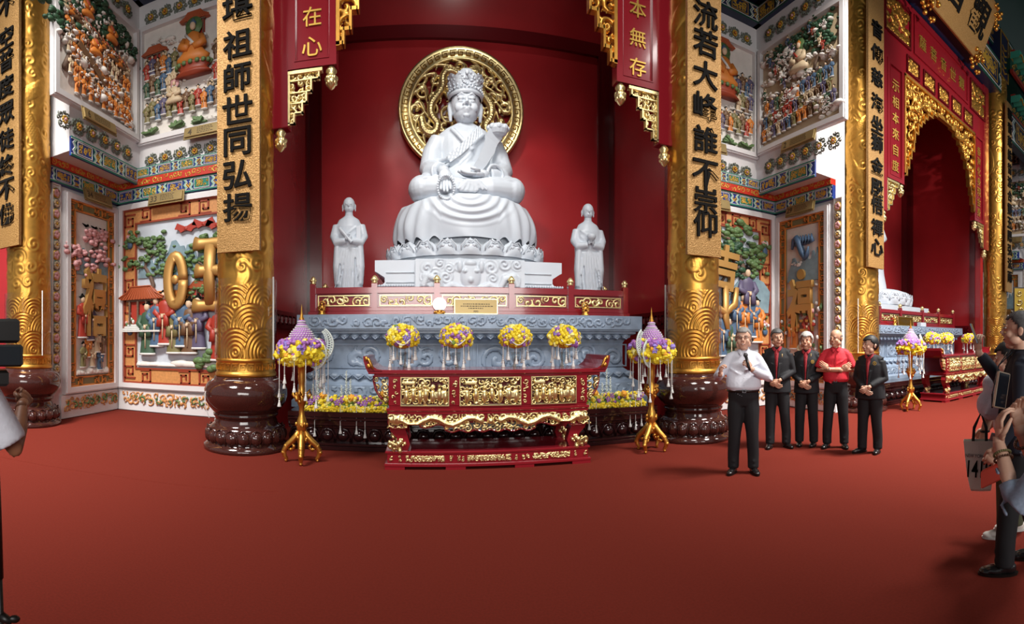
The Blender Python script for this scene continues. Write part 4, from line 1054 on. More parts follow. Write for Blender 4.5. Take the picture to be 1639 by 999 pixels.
def build_pedestal(root):
    g = G()
    g.box(-.88, .88, -1.05, .95, 0, .62, .01)                     # middle block
    prof = [(1.62, 0), (1.62, .16), (1.56, .19), (1.42, .22), (1.38, .26), (1.38, .34), (1.50, .42), (1.54, .44), (1.54, .62)]
    for s in (-1, 1):
        poly = [(s*.88, 0)]+[(s*x, z) for x, z in prof]+[(s*.88, .62)]
        g.prism(poly if s > 0 else poly[::-1], -.92, .9)
    g.obj('pedestal', 'marble_white', root, (0, 0, 0))
    for s in (-1, 1):
        g = scrollwork(.6, .12, .1, 81, .02, .4, .012, 0, x0=-.3, z0=.02); g.obj('cloud_carving', 'marble_white', root, (s*1.22, -.92, 0), smooth=True, kind='stuff')
        g = G(); 
        for k in range(16): g.ell((s*(.92+.042*k), -.93, .205), (.022, .02, .022), 6, 4)
        for k in range(2): g.box(*sorted((s*.9, s*1.36)), -.935, -.92, .25+.16*k, .265+.16*k)
        g.obj('bead_row', 'marble_white', root, smooth=True, kind='stuff')
    rng = random.Random(12); cs = jgrid(-.8, .8, .03, .6, .17, rng, .7); cs = [c for c in cs if abs(c[0]) > .28 or c[1] > .5]
    def face(X, Z):
        H = spirals(X, Z, cs)*.55
        for (cx, cz, a, b, hh) in ((0, .34, .16, .22, 1.0), (-.09, .42, .05, .04, 1.3), (.09, .42, .05, .04, 1.3), (0, .28, .06, .07, 1.5), (0, .14, .13, .05, 1.1), (-.17, .5, .05, .1, .9), (.17, .5, .05, .1, .9), (0, .55, .1, .06, 1.0)):
            H = np.maximum(H, hh*np.sqrt(np.clip(1-((X-cx)/a)**2-((Z-cz)/b)**2, 0, 1)))
        for s in (-1, 1): H = np.maximum(H, snake(X, Z, [(s*.1, .12), (s*.3, .2), (s*.45, .12), (s*.55, .3), (s*.7, .35), (s*.75, .2)], .055, .04))
        return H
    g = relief(-.82, .82, .02, .6, 130, 50, face, .05); g.obj('dragon_carving', 'marble_white', root, (0, -1.055, 0), smooth=True, kind='stuff')
def build_statue():
    root = thing('seated_statue', 'large white marble seated monk statue with tall crown on a draped lotus throne', 'statue', (SX, 8.79, 2.01))
    # local z = world z - 2.01 ; pedestal top .62 (world 2.63) raised by a riser
    g = G(); g.box(-1.7, 1.7, -1.0, 1.05, 0, .28, .01); g.obj('riser', 'marble_white', root)
    sub = []
    before = set(o.name for o in COL.objects); build_pedestal(root)
    for o in COL.objects:
        if o.name not in before and o.parent == root: o.location.z += .22
    Z0 = .84
    g = G(); g.loft([(0, 0, Z0, 1.36, 1.02), (0, 0, Z0+.10, 1.33, 1.0), (0, 0, Z0+.12, 1.2, .9), (0, 0, Z0+.45, 1.12, .85), (0, 0, Z0+.5, 1.15, .88), (0, 0, Z0+.62, 1.2, .9)], 48); g.obj('throne_core', 'marble_white', root, smooth=False)
    petals(root, 22, 1.26, .95, Z0+.07, .29, .38, 'marble_white')
    g = G(); vs = []; nu, nv = 200, 70                            # draped seat cloth with swags and pleats
    z0, z1 = Z0+.35, Z0+1.14
    for j in range(nv+1):
        v = j/nv
        for i in range(nu+1):
            a = (i/nu-.5)*2*pi*.82; au = a/(pi*.41); xh = math.sin(a)
            prof = .92+.36*math.sin(pi*(.10+.72*(1-v)**.8))*.42+.10*(1-v)
            rx, ry = 1.18*prof/1.05, .92*prof/1.05
            if v > .93: q = (v-.93)/.07; rx *= 1-.10*q*q; ry *= 1-.16*q*q
            xx = xh*rx
            # nested U swags across the front
            t = (1-v); rr = math.hypot(xx/1.0, (1-v)*.72*1.5+.02)
            sw = 0
            if abs(xx) < .78 and math.cos(a) > 0:
                e = math.hypot(xx, (1-v)*.72*1.35)
                sw = .040*(.5+.5*math.cos(e*2*pi/.155))*min(1, max(0, (.80-e)*5))*min(1, e*4)
            pl = 0
            if abs(xx) > .5 or math.cos(a) < 0:
                k = min(1, (abs(xx)-.5)*4) if math.cos(a) > 0 else 1
                pl = .052*(.5+.5*math.cos(a*26+2.5*v*math.copysign(1, a)))*k*(.35+.65*(1-v))
            d = sw+pl+.014*math.cos(a*9+v*6)*(1-v)
            zb = z0+.03*(0.5+.5*math.cos(a*5.0))*1+ (.05*math.cos(a*26) if abs(xx) > .45 else 0)
            z = zb+(z1-zb)*v
            if math.cos(a) > 0: z -= .10*(abs(xx)/1.2)**2*v*1.1
            vs.append(((rx+d)*math.sin(a), -(ry+d)*math.cos(a), z))
    W = nu+1; g.add(vs, [(j*W+i, j*W+i+1, (j+1)*W+i+1, (j+1)*W+i) for j in range(nv) for i in range(nu)])
    b0 = len(g.v)
    # top closing
    g.add([(0, 0, z1-.02)]+[vs[nv*W+i] for i in range(W)], [(0, i+1, i+2) for i in range(W-1)])
    g.obj('seat_cloth', 'marble_white', root, smooth=True)
    g = G(); g.loft([(0, 0, Z0+.40, 1.0, .78), (0, 0, Z0+.5, 1.18, .9), (0, 0, Z0+.7, 1.16, .9)], 40); g.obj('cushion', 'marble_white', root, smooth=True)
    B = Z0+1.10                                                   # seat level
    g = G(); V = Vector
    # legs, lap, torso
    for s in (-1, 1):
        g.tube([(s*.20, .10, B+.22), (s*.55, -.28, B+.24), (s*.76, -.42, B+.22)], [.30, .27, .235], 18)
        g.tube([(s*.76, -.42, B+.20), (s*.35, -.66, B+.15), (s*-.12, -.68, B+.14)], [.23, .18, .15], 16)
        g.ell((s*.78, -.38, B+.2), (.24, .3, .24), 18, 12)
    g.ell((0, -.42, B+.14), (.85, .36, .17), 24, 12)
    g.loft([(0, .0, B, .56, .42), (0, .0, B+.3, .52, .40), (0, .0, B+.6, .48, .36), (0, .02, B+.9, .50, .35), (0, .03, B+1.12, .52, .33), (0, .04, B+1.29, .51, .29), (0, .04, B+1.40, .38, .23), (0, .03, B+1.49, .20, .18)], 28)
    g.ell((0, -.20, B+.45), (.40, .24, .34), 18, 12)
    # arms with wide sleeves
    g.tube([(-.46, .02, B+1.2), (-.58, -.02, B+.95), (-.62, -.12, B+.62), (-.60, -.36, B+.50), (-.46, -.58, B+.46)], [.19, .20, .21, .18, .13], 18)
    g.tube([(.46, .02, B+1.2), (.58, -.0, B+.95), (.64, -.08, B+.62), (.56, -.32, B+.46), (.34, -.52, B+.42)], [.19, .20, .22, .19, .13], 18)
    for s in (-1, 1): g.tube([(s*.60, -.1, B+.6), (s*.62, -.2, B+.35), (s*.60, -.25, B+.22)], [.16, .15, .12], 12)
    # neck
    g.tube([(0, .02, B+1.40), (0, .0, B+1.62)], [.16, .15], 16)
    # folds as ridges on the robe
    def ridge(pts, r=.02): g.tube(pts, r*1.45, 8)
    for k in range(6):                                             # sash folds from the left shoulder down across the chest
        t = k/5; ridge([(.30-.02*k, -.24-.0*k, B+1.24-.05*k), (.12-.02*k, -.345, B+1.05-.09*k), (-.12, -.36-.01*k, B+.86-.10*k), (-.34, -.34+.01*k, B+.76-.11*k), (-.48, -.24, B+.74-.11*k)], .019 if k else .03)
    ridge([(-.26, -.20, B+1.34), (-.16, -.30, B+1.2), (0, -.36, B+1.0), (.1, -.37, B+.9)], .028)
    ridge([(.22, -.20, B+1.36), (.12, -.30, B+1.2), (-.02, -.36, B+1.0), (-.16, -.38, B+.84), (-.34, -.36, B+.72)], .034)
    for s in (-1, 1):
        for k in range(4): ridge([(s*(.62), -.17-.03*k, B+.95-.12*k), (s*.70, -.22, B+.72-.1*k), (s*.58, -.42, B+.60-.06*k)], .017)
        for k in range(5): ridge([(s*(.10+.04*k), -.80+.01*k, B+.24-.02*k), (s*(.42+.05*k), -.70+.02*k, B+.33-.045*k), (s*(.75+.03*k), -.64+.05*k, B+.32-.055*k), (s*(.95), -.5+.04*k, B+.28-.05*k)], .017)
    for k in range(4): ridge([(-.34+.05*k, -.74, B+.26-.05*k), (-.15, -.83, B+.19-.045*k), (.1, -.84, B+.18-.045*k), (.34-.05*k, -.75, B+.26-.05*k)], .018)
    for k in range(7): a = (k-3)*.25; ridge([(.05+.1*sin(a)*1.2, -.86, B+.24), (.05+.28*sin(a)*1.3, -.86, B+.1-.05*cos(a))], .012)
    # cuff rims
    # head
    H = G()
    hz = B+1.80; hy = -.05
    H.ell((0, hy+.03, hz+.04), (.265, .30, .34), 28, 20); H.ell((0, hy-.06, hz-.16), (.215, .215, .17), 22, 14); H.ell((0, hy-.12, hz-.26), (.12, .12, .08), 14, 10)
    for s in (-1, 1):
        H.ell((s*.12, hy-.20, hz-.10), (.09, .07, .09), 14, 10)    # cheek
        H.ell((s*.098, hy-.250, hz+.040), (.066, .046, .030), 14, 8)   # eyelid
        H.tube([(s*.03, hy-.268, hz+.085), (s*.09, hy-.272, hz+.115), (s*.165, hy-.225, hz+.09)], [.016, .022, .014], 7)  # brow
        H.tube([(s*.275, hy+.05, hz+.09), (s*.285, hy+.03, hz-.02), (s*.27, hy+.02, hz-.2), (s*.265, hy+.02, hz-.26)], [.035, .045, .035, .03], 8)
        H.ell((s*.045, hy-.285, hz-.075), (.034, .032, .028), 10, 7)
        H.tube([(s*.0, hy-.293, hz-.128), (s*.05, hy-.285, hz-.136), (s*.11, hy-.245, hz-.158)], [.015, .019, .011], 7)   # moustache line
        H.tube([(s*.048, hy-.26, hz-.19), (0, hy-.272, hz-.205)], [.010, .019], 7)
    H.tube([(0, hy-.26, hz+.07), (0, hy-.295, hz-.0), (0, hy-.325, hz-.07)], [.022, .027, .034], 10)
    for s in (-1, 1): H.tube([(s*.045, hy-.275, hz+.028), (s*.10, hy-.292, hz+.018), (s*.16, hy-.245, hz+.03)], .011, 7); H.ell((s*.10, hy-.255, hz-.02), (.055, .03, .022), 12, 7)
    H.tube([(-.075, hy-.25, hz-.172), (0, hy-.292, hz-.166), (.075, hy-.25, hz-.172)], [.012, .021, .012], 7)
    H.ell((0, hy-.24, hz-.26), (.06, .04, .035), 10, 6)
    head = blob(H, 'head', 'marble_white', .012, 2, .5, only_mesh=True)
    body = blob(g, 'body', 'marble_white', .018, 1, .5, only_mesh=True)
    # hands: five fingers each
    X = G()
    def fingers(base, d, up, sd, L, curl, r=.030):
        d = V(d).normalized(); sd = V(sd).normalized(); up = V(up).normalized()
        for i, (o, l) in enumerate(((-.078, .82), (-.026, .98), (.026, 1.0), (.078, .78))):
            p = V(base)+sd*o; q1 = p+d*L*l*.4; q2 = q1+(d*cos(curl)-up*sin(curl))*L*l*.32; q3 = q2+(d*cos(2*curl)-up*sin(2*curl))*L*l*.28
            X.tube([p-d*.05, p, q1, q2, q3], [r*.9, r, r*.95, r*.85, r*.6], 8)
    X.tube([(-.46, -.58, B+.46), (-.42, -.66, B+.44), (-.40, -.74, B+.36)], [.085, .085, .09], 12); X.ell((-.395, -.77, B+.30), (.115, .06, .12), 14, 10)
    fingers((-.39, -.80, B+.22), (0, -.25, -1), (0, 1, 0), (1, 0, 0), .24, .35); X.tube([(-.30, -.76, B+.32), (-.27, -.80, B+.24), (-.275, -.82, B+.15)], [.035, .032, .022], 8)
    X.tube([(.34, -.52, B+.42), (.27, -.62, B+.40), (.20, -.70, B+.37)], [.085, .08, .085], 12); X.ell((.14, -.72, B+.36), (.13, .11, .055), 14, 10)
    fingers((.06, -.73, B+.35), (-1, -.15, 0), (0, .2, -1), (0, 1, 0), .26, .22); X.tube([(.17, -.80, B+.39), (.09, -.84, B+.42), (.02, -.85, B+.43)], [.034, .03, .02], 8)
    e = X.mesh('h', 'marble_white', True); bm = bmesh.new(); bm.from_mesh(body); bm.from_mesh(head); bm.from_mesh(e); bm.to_mesh(body); bm.free()
    body.polygons.foreach_set('use_smooth', [True]*len(body.polygons)); put('figure', body, root)
    # wide sleeve rims round the wrists
    for s in (-1, 1):
        g = G(); c = V((s*.47, -.56, B+.44)); pts = []
        for k in range(17):
            a = 2*pi*k/16; pts.append(c+V((cos(a)*.14, cos(a)*.10*s*0, 0))+V((0, .06*cos(a), sin(a)*.15)))
        g.tube(pts, .028, 8, cap=False); g.obj('sleeve_cuff', 'marble_white', root, smooth=True)
    # patterned collar band
    g = G(); path = [(.27, -.235, 1.33), (.16, -.335, 1.18), (.02, -.39, 1.02), (-.14, -.415, .86), (-.33, -.395, .73)]
    vs = []
    n = 40
    for i in range(n+1):
        t = i/n*(len(path)-1); k = min(int(t), len(path)-2); q = V(path[k]).lerp(V(path[k+1]), t-k)
        for j in range(5): vs.append((q.x+.03*(j-2)*.55, q.y-.012-(.008 if (i//2+j) % 2 else 0), B+q.z-.035*(j-2)*.9+.0))
    g.add(vs, [(i*5+j, (i+1)*5+j, (i+1)*5+j+1, i*5+j+1) for i in range(n) for j in range(4)]); g.obj('collar_band', 'marble_white', root)
    # crown
    c = hz+.17; g = G(); vs = []; nu, nv = 72, 12
    for j in range(nv+1):
        v = j/nv
        for i in range(nu):
            a = 2*pi*i/nu; lob = abs(math.cos(a*3.5+pi/2*0)); top = .25+.11*abs(math.cos((a+pi/2)*2.5))**.7
            r = .262+.06*v+.010*math.sin(a*15)*math.sin(v*18)
            vs.append((r*cos(a), hy+.03+r*1.08*sin(a), c+top*v))
    g.add(vs, [(j*nu+i, j*nu+(i+1) % nu, (j+1)*nu+(i+1) % nu, (j+1)*nu+i) for j in range(nv) for i in range(nu)])
    g.lathe([(.29, -.05), (.315, -.03), (.315, .01), (.29, .03)], 40, (0, hy+.03, c), 1.08, cap=False)
    for k in range(30): a = 2*pi*k/30; g.ell((.315*cos(a), hy+.03+.34*sin(a), c+.05), .024, 7, 5)
    g.lathe([(.30, 0), (.27, .06), (.20, .13), (.1, .16), (0, .17)], 30, (0, hy+.03, c+.20), 1.08, cap=False)
    g.ell((0, hy-.37, c+.26), (.03, .02, .04), 8, 6); g.obj('crown', 'marble_white', root, smooth=True)
    q = random.Random(2); g = G()
    for k in range(90): a = pi+pi*q.random(); zz_ = q.uniform(.09, .36); zz_ *= .85; r = .268+.06*zz_/.36; g.ell((r*cos(a), hy+.03+r*1.09*sin(a), c+zz_), (.022, .016, .022), 6, 4)
    g.obj('crown_carving', 'marble_white', root, smooth=True, kind='stuff')
    # sceptre lying on the left arm
    g = G(); L = [(.10, -.66, .40), (.24, -.60, .62), (.36, -.50, .86), (.42, -.44, 1.06), (.50, -.42, 1.20)]
    vs = []
    for i, p in enumerate(L):
        w_ = .055+.012*i
        for (a, b) in ((-w_, -.02), (w_, -.02), (w_, .03), (-w_, .03)): vs.append((p[0]+a*1.2, p[1]+b+a*.6, B+p[2]-a*.55))
    g.add(vs, [(i*4+k, i*4+(k+1) % 4, i*4+4+(k+1) % 4, i*4+4+k) for i in range(4) for k in range(4)]+[(3, 2, 1, 0), (16, 17, 18, 19)])
    g.lathe([(.0, .12), (.10, .12), (.17, .08), (.19, .02), (.15, -.05), (.10, -.08), (.0, -.10)], 20, (.54, -.40, B+1.24), .8, cap=False)
    for k in range(5): a = pi+pi*k/4; g.ell((.54+.15*cos(a), -.40+.12*sin(a), B+1.29), (.06, .05, .055), 8, 6)
    g.obj('sceptre', 'marble_white', root, smooth=False, fixn=True)
    # beads in the right hand
    g = G(); g.ell((0, 0, 0), .021, 8, 6); bm_ = g.mesh('bead', 'marble_white', True)
    for k in range(30): a = 2*pi*k/30; put('bead', bm_, root, (-.385+.135*sin(a), -.88+.02*cos(a), B+.09+.20*cos(a)))
    return root, B
statue, B = build_statue()
# halo disc with openwork dragons
def build_halo():
    root = thing('halo_disc', 'round gold openwork disc with dragons behind the head of the seated statue', 'disc', (SX, 9.74, 6.16))
    g = G(); g.lathe([(1.0, 0), (1.0, .05), (1.03, .07), (1.06, .05), (1.2, .05), (1.22, .07), (1.26, .06), (1.27, 0)], 96, cap=False)
    g.xf(lambda x, y, z: (x, -z, y)); rg = g.obj('rim', 'gold_pale', root, smooth=True)
    g = G()
    n = 44
    for k in range(n):
        t = 2*pi*k/n; st = len(g.v)
        for (a, b, c, d) in ((-.07, .07, 1.175, 1.19), (-.07, -.055, 1.09, 1.19), (-.07, .03, 1.08, 1.095), (.015, .03, 1.08, 1.15), (-.03, .03, 1.135, 1.15)): g.box(a, b, -.062, -.048, c, d)
        g.xf(lambda x, y, z: (x*cos(t)+z*sin(t), y, z*cos(t)-x*sin(t)), st)
    g.obj('key_fret', 'gold_dark', rg, kind='stuff')
    rng = random.Random(9); cs = jgrid(-1, 1, -1, 1, .30, rng, .66, (1.1, 1.6))
    body = []
    for s in (-1, 1): body.append([(s*.05, .72), (s*.25, .82), (s*.38, .66), (s*.36, .45), (s*.5, .25), (s*.62, .08), (s*.6, -.15), (s*.45, -.3), (s*.55, -.5), (s*.75, -.45), (s*.8, -.2)])
    for _ in range(3): body = [[b_[0]]+[q for p_, n_ in zip(b_[:-1], b_[1:]) for q in ((p_[0]*.75+n_[0]*.25, p_[1]*.75+n_[1]*.25), (p_[0]*.25+n_[0]*.75, p_[1]*.25+n_[1]*.75))]+[b_[-1]] for b_ in body]
    def fn(X, Z):
        H = spirals(X, Z, cs)
        A = np.arctan2(Z, X); R_ = np.hypot(X, Z)
        H = np.maximum(H*.8, .75*np.clip(np.cos(A*17+6*np.sin(R_*9)), 0, 1)*(R_ > .55))
        for b in body: H = np.maximum(H, 1.35*snake(X, Z, b, .085, .05))
        return H
    g = relief(-1.02, 1.02, -1.02, 1.02, 150, 150, fn, .08, .27, .02, inside=lambda X, Z: X*X+Z*Z < 1.02**2)
    g.obj('dragon_openwork', 'gold_pale', root, smooth=True, kind='stuff')
    return root
build_halo()
# standing attendants
def attendant(x, mirror, lab):
    root = thing('standing_statue', lab, 'statue', (x, 8.0, 2.01))
    g = G(); g.box(-.25, .25, -.2, .2, 0, .34, .01); g.obj('base_block', 'marble_white', root)
    g = G(); s = mirror; z = .30
    g.loft([(0, 0, z, .21, .16), (0, 0, z+.08, .235, .17), (0, 0, z+.5, .22, .16), (0, 0, z+.9, .24, .16), (0, .0, z+1.12, .225, .15), (0, .01, z+1.24, .17, .11), (0, .01, z+1.30, .08, .07)], 22)
    for k in (-1, 1):
        g.tube([(k*.20, .0, z+1.15), (k*.235, -.03, z+.95), (k*.20, -.14, z+.84), (k*.04, -.20, z+.86)], [.07, .085, .07, .05], 10)
        g.loft([(k*.19, -.08, z+.15, .05, .06), (k*.20, -.09, z+.45, .065, .09), (k*.18, -.09, z+.86, .06, .08)], 10)
    for k in range(7): xx = -.16+.055*k; g.tube([(xx*.7, -.155, z+.75), (xx+.02*s, -.175, z+.35), (xx*1.1+.05*s, -.175, z+.06)], .012, 6)
    for k in range(3): g.tube([(-.16*s, -.12, z+1.12-.1*k), (0, -.165, z+1.0-.12*k), (.18*s, -.12, z+.8-.14*k)], .012, 6)
    g.tube([(0, 0, z+1.26), (0, -.01, z+1.38)], [.07, .065], 12)
    body = blob(g, 'robe', 'marble_white', .014, 3, only_mesh=True)
    H = G(); hz = z+1.47; H.ell((0, 0, hz+.02), (.10, .115, .125), 18, 14); H.ell((0, -.03, hz-.06), (.08, .08, .065), 14, 10)
    H.tube([(0, -.11, hz+.02), (0, -.128, hz-.03)], [.01, .016], 8)
    for k in (-1, 1): H.ell((k*.102, .01, hz-.01), (.018, .025, .045), 8, 6); H.ell((k*.035, -.108, hz+.01), (.02, .01, .008), 8, 5); H.ell((k*.105, .01, hz-.06), (.013, .015, .03), 6, 5)
    H.ell((0, -.105, hz-.07), (.025, .012, .009), 8, 5)
    hm = blob(H, 'head', 'marble_white', .0065, 2, only_mesh=True)
    X = G()
    for k in (-1, 1):
        X.ell((k*.03, -.235, z+.90), (.028, .03, .045), 8, 6)
        for i in range(4): X.tube([(k*.025, -.25-.012*i*0, z+.93-.018*i), (k*.0, -.27, z+.945-.018*i), (-k*.02, -.262, z+.945-.018*i)], .008, 5)
        X.tube([(k*.03, -.24, z+.93), (k*.015, -.25, z+.97)], .009, 5)
    e = X.mesh('h', 'marble_white', True); bm = bmesh.new()
    for m_ in (body, hm, e): bm.from_mesh(m_)
    bm.to_mesh(body); bm.free(); body.polygons.foreach_set('use_smooth', [True]*len(body.polygons)); put('figure', body, root)
    g = G()
    if s < 0: g.tube([(-.14, -.20, z+1.06), (.06, -.27, z+.82)], [.03, .028], 8); g.box(.13, .2, -.2, -.12, z+.86, z+1.1); g.obj('scroll', 'marble_white', root, smooth=False)
    else:
        g.lathe([(0, 0), (.06, .01), (.08, .06), (.07, .1), (0, .1)], 12, (0, -.26, z+.93)); g.obj('bowl', 'marble_white', root, smooth=True)
    root.rotation_euler.z = -.1*s
attendant(-1.255, -1, 'white standing monk statue with a scroll, at the left end behind the railing')
attendant(2.78, 1, 'white standing monk statue with hands together, at the right end behind the railing')

# small things on the altar edge
def figurine(x, y, z, lab):
    o = thing('gold_figurine', lab, 'figurine', (x, y, z))
    g = G(); g.lathe([(0, 0), (.07, 0), (.07, .015), (.045, .03), (.055, .05), (.04, .06), (.03, .09), (0, .09)], 14, cap=False)
    g.ell((0, 0, .11), (.045, .035, .045), 10, 7); g.ell((0, -.005, .165), (.024, .024, .03), 10, 7)
    g.tube([(.05*cos(a), .02, .165+.05*sin(a)) for a in [2*pi*k/14 for k in range(15)]], .009, 6)
    for s in (-1, 1): g.tube([(s*.04, 0, .14), (s*.055, -.03, .1), (0, -.045, .1)], .011, 6); g.ell((s*.035, -.02, .075), (.035, .025, .015), 8, 5)
    g.obj('figure', 'gold', o, smooth=True)
figurine(-1.60, 7.46, 1.95, 'small gold figurine on the left end of the grey altar top')
figurine(2.55, 7.46, 1.95, 'small gold figurine on the right end of the grey altar top')
o = thing('globe_lamp', 'lit round white lamp on a gold foot on the altar top', 'lamp', (.225, 7.47, 1.95))
g = G(); g.ell((0, 0, .155), .105, 24, 16); g.obj('globe', 'lamp_white', o, smooth=True)
g = G(); g.lathe([(0, 0), (.09, 0), (.085, .02), (.05, .03), (.04, .05), (.06, .07), (0, .07)], 18, cap=False)
for k in range(8): g.ell((.07*cos(k*pi/4), .07*sin(k*pi/4), .03), .022, 6, 4)
g.obj('foot', 'gold', o, smooth=True)
def plaque(x, y, z, w_, h, lab, mat='plate'):
    o = thing('inscribed_plaque', lab, 'plaque', (x, y, z)); o.rotation_euler.x = -.08
    g = G(); g.box(-w_/2, w_/2, -.01, .01, 0, h); g.obj('plate', mat, o)
    g = G(); g.frame(-w_/2-.01, w_/2+.01, -.0, h+.01, .015, -.018, .01); g.obj('edge', 'gold_pale', o)
    g = G(); r = random.Random(4)
    for k, hw in enumerate((.30, .36, .18)):
        x_ = -w_*hw
        while x_ < w_*hw: l = r.uniform(.015, .04); g.box(x_, x_+l, -.012, -.009, h*(.66-.14*k), h*(.66-.14*k)+.014); x_ += l+.01
    for i in range(7): 
        for j in range(3): 
            if (i*j+i) % 3 != 1: g.box(-.035+.01*i, -.027+.01*i, -.012, -.009, h*.14+.01*j, h*.14+.01*j+.008)
    g.obj('lettering', 'plate_text', o); return o
plaque(.79, 7.50, 1.95, .66, .235, 'long gold plaque leaning on the railing in the middle of the altar')
g = G(); g.box(-.1, .1, -.04, .04, 0, .012); o = g.obj('gold_tray', 'gold_pale', None, (.40, 7.45, 1.95)); tag(o, 'tiny flat gold tray next to the lit globe lamp', 'tray')

# ------------------------------------------------------------------ red and gold offering table
def build_table():
    root = thing('offering_table', 'long red lacquer offering table with gilded carvings in front of the central altar', 'table', (.79, 5.83, 0))
    D = .74
    g = G(); g.box(-1.47, 1.47, -.02, D+.02, 1.145, 1.195, .008); g.box(-1.40, 1.40, .0, D, 1.11, 1.145, .004); g.obj('table_top', 'red_lacquer', root)
    for s in (-1, 1):
        g = G(); pr = [(1.30, 1.195), (1.36, 1.205), (1.42, 1.245), (1.46, 1.30), (1.475, 1.355), (1.53, 1.36), (1.525, 1.30), (1.50, 1.22), (1.475, 1.17), (1.30, 1.17)]
        pl = [(s*a, b) for a, b in pr]; g.prism(pl if s < 0 else pl[::-1], -.02, D+.02); sc = g.obj('scroll_end', 'red_lacquer', root, fixn=True)
        g = G(); g.tube([(s*(1.47-.02*k)*1.0, -.03, 1.34-.045*k) for k in range(4)], [.014, .02, .018, .012], 6); g.ell((s*1.49, -.03, 1.33), (.022, .012, .03), 8, 5); g.ell((s*1.46, -.03, 1.24), (.03, .012, .03), 8, 5); g.obj('gold_scroll', 'gold', sc, smooth=True)
    # body
    g = G(); g.box(-1.16, 1.16, .03, D-.03, .76, 1.11); g.obj('body', 'red_dark', root)
    g = G(); g.box(-1.25, 1.25, -.01, D+.01, .70, .735, .006); g.box(-1.22, 1.22, .0, D, .735, .765, .004); g.box(-1.24, 1.24, .0, D, .665, .70, .004); g.obj('waist_rail', 'red_lacquer', root)
    for i, (a, b) in enumerate(((-1.225, -1.08), (-.50, -.375), (.375, .50), (1.08, 1.225))):
        g = G(); g.box(a, b, -.005, .06, .765, 1.11, .005); p = g.obj('upright', 'red_lacquer', root)
        g = scrollwork((b-a)*.6, .30, .06, 30+i, .018, .5, .008, 0, x0=-(b-a)*.3, z0=.785); g.obj('gold_carving', 'gold_pale', p, ((a+b)/2, -.006, 0), smooth=True, kind='stuff')
    for i, (a, b) in enumerate(((-1.08, -.50), (-.375, .375), (.50, 1.08))):
        rng = random.Random(40+i); cs = jgrid(a, b, .77, 1.105, .075, rng, .78)
        figs = [(a+(b-a)*t, .83+.02*(k % 2), .035) for k, t in enumerate((.12, .26, .40, .52, .66, .8, .92))]
        def fn(X, Z):
            H = spirals(X, Z, cs)*.75
            for (fx, fz, fr) in figs:
                H = np.maximum(H, 1.2*np.sqrt(np.clip(1-((X-fx)/fr)**2-((Z-fz-.05)/.085)**2, 0, 1)))
                H = np.maximum(H, 1.3*np.sqrt(np.clip(1-((X-fx)/.018)**2-((Z-fz-.15)/.022)**2, 0, 1)))
            H = np.maximum(H, .9*((np.abs(X-a-(b-a)*.18) < .07) & (Z > 1.02) & (Z < 1.06)))
            H = np.maximum(H, .9*((np.abs(X-b+(b-a)*.18) < .06) & (Z > .86) & (Z < .93)))
            return H
        g = relief(a, b, .768, 1.108, int((b-a)/.0085), 40, fn, .04, .32, .03); g.obj('gold_carving', 'gold_pale', root, (0, .0, 0), smooth=True, kind='stuff')
        g = G(); g.frame(a, b, .765, 1.11, .01, -.02, .03); g.obj('carving_edge', 'gold_pale', root)
    # wing brackets under the ends
    for s in (-1, 1):
        W_ = lambda Z: 1.235+.17*np.clip((Z-.80)/.30, 0, 1)**.5
        def ins(X, Z, s=s): return (X*s > 1.23) & (X*s < W_(Z))
        x0, x1 = sorted((s*1.23, s*1.41)); rng = random.Random(5); cs = jgrid(x0, x1, .80, 1.11, .08, rng)
        g = relief(x0, x1, .80, 1.11, 24, 40, lambda X, Z: spirals(X, Z, cs), .03, .3, .03, inside=ins); wb = g.obj('wing_carving', 'gold_pale', root, (0, .03, 0), smooth=True, kind='stuff')
        g = G(); g.tube([(s*1.405, .04, 1.12), (s*1.41, .04, 1.06), (s*1.385, .04, .95), (s*1.33, .04, .86), (s*1.24, .04, .80)], .016, 6); g.obj('wing_edge', 'red_lacquer', wb, smooth=True)
    # apron with dragons
    def low(X): 
        t = np.abs(X)
        return np.where(t < .55, .47+.012*np.cos(t*34), np.where(t < .85, .53+.02*np.cos(t*20), .55-.05*(t > 1.0)))
    rng = random.Random(3); cs = jgrid(-1.24, 1.24, .45, .665, .085, rng, .74)
    dr = [[(s*(.12+.085*k), .585+.045*sin(k*1.15)) for k in range(13)] for s in (-1, 1)]
    def fn(X, Z):
        H = spirals(X, Z, cs)*.7
        for d_ in dr: H = np.maximum(H, 1.2*snake(X, Z, d_, .036, .022))
        for s in (-1, 1): H = np.maximum(H, 1.3*np.sqrt(np.clip(1-((X-s*1.12)/.11)**2-((Z-.6)/.06)**2, 0, 1))*(.8+.2*np.cos(X*120)))
        return np.maximum(H, 1.2*np.sqrt(np.clip(1-(X/.045)**2-((Z-.585)/.045)**2, 0, 1)))
    g = relief(-1.27, 1.27, .45, .665, 280, 26, fn, .045, .30, .02, inside=lambda X, Z: Z > low(X)); ap = g.obj('dragon_apron', 'gold_pale', root, (0, -.01, 0), smooth=True, kind='stuff')
    g = G(); xs = np.linspace(-1.2, 1.2, 121); zz_ = low(xs)
    g.tube([(float(a), .0, float(b)-.004) for a, b in zip(xs, zz_)], .012, 5); g.box(-1.2, 1.2, .02, .035, .56, .665); g.obj('apron_edge', 'red_lacquer', ap)
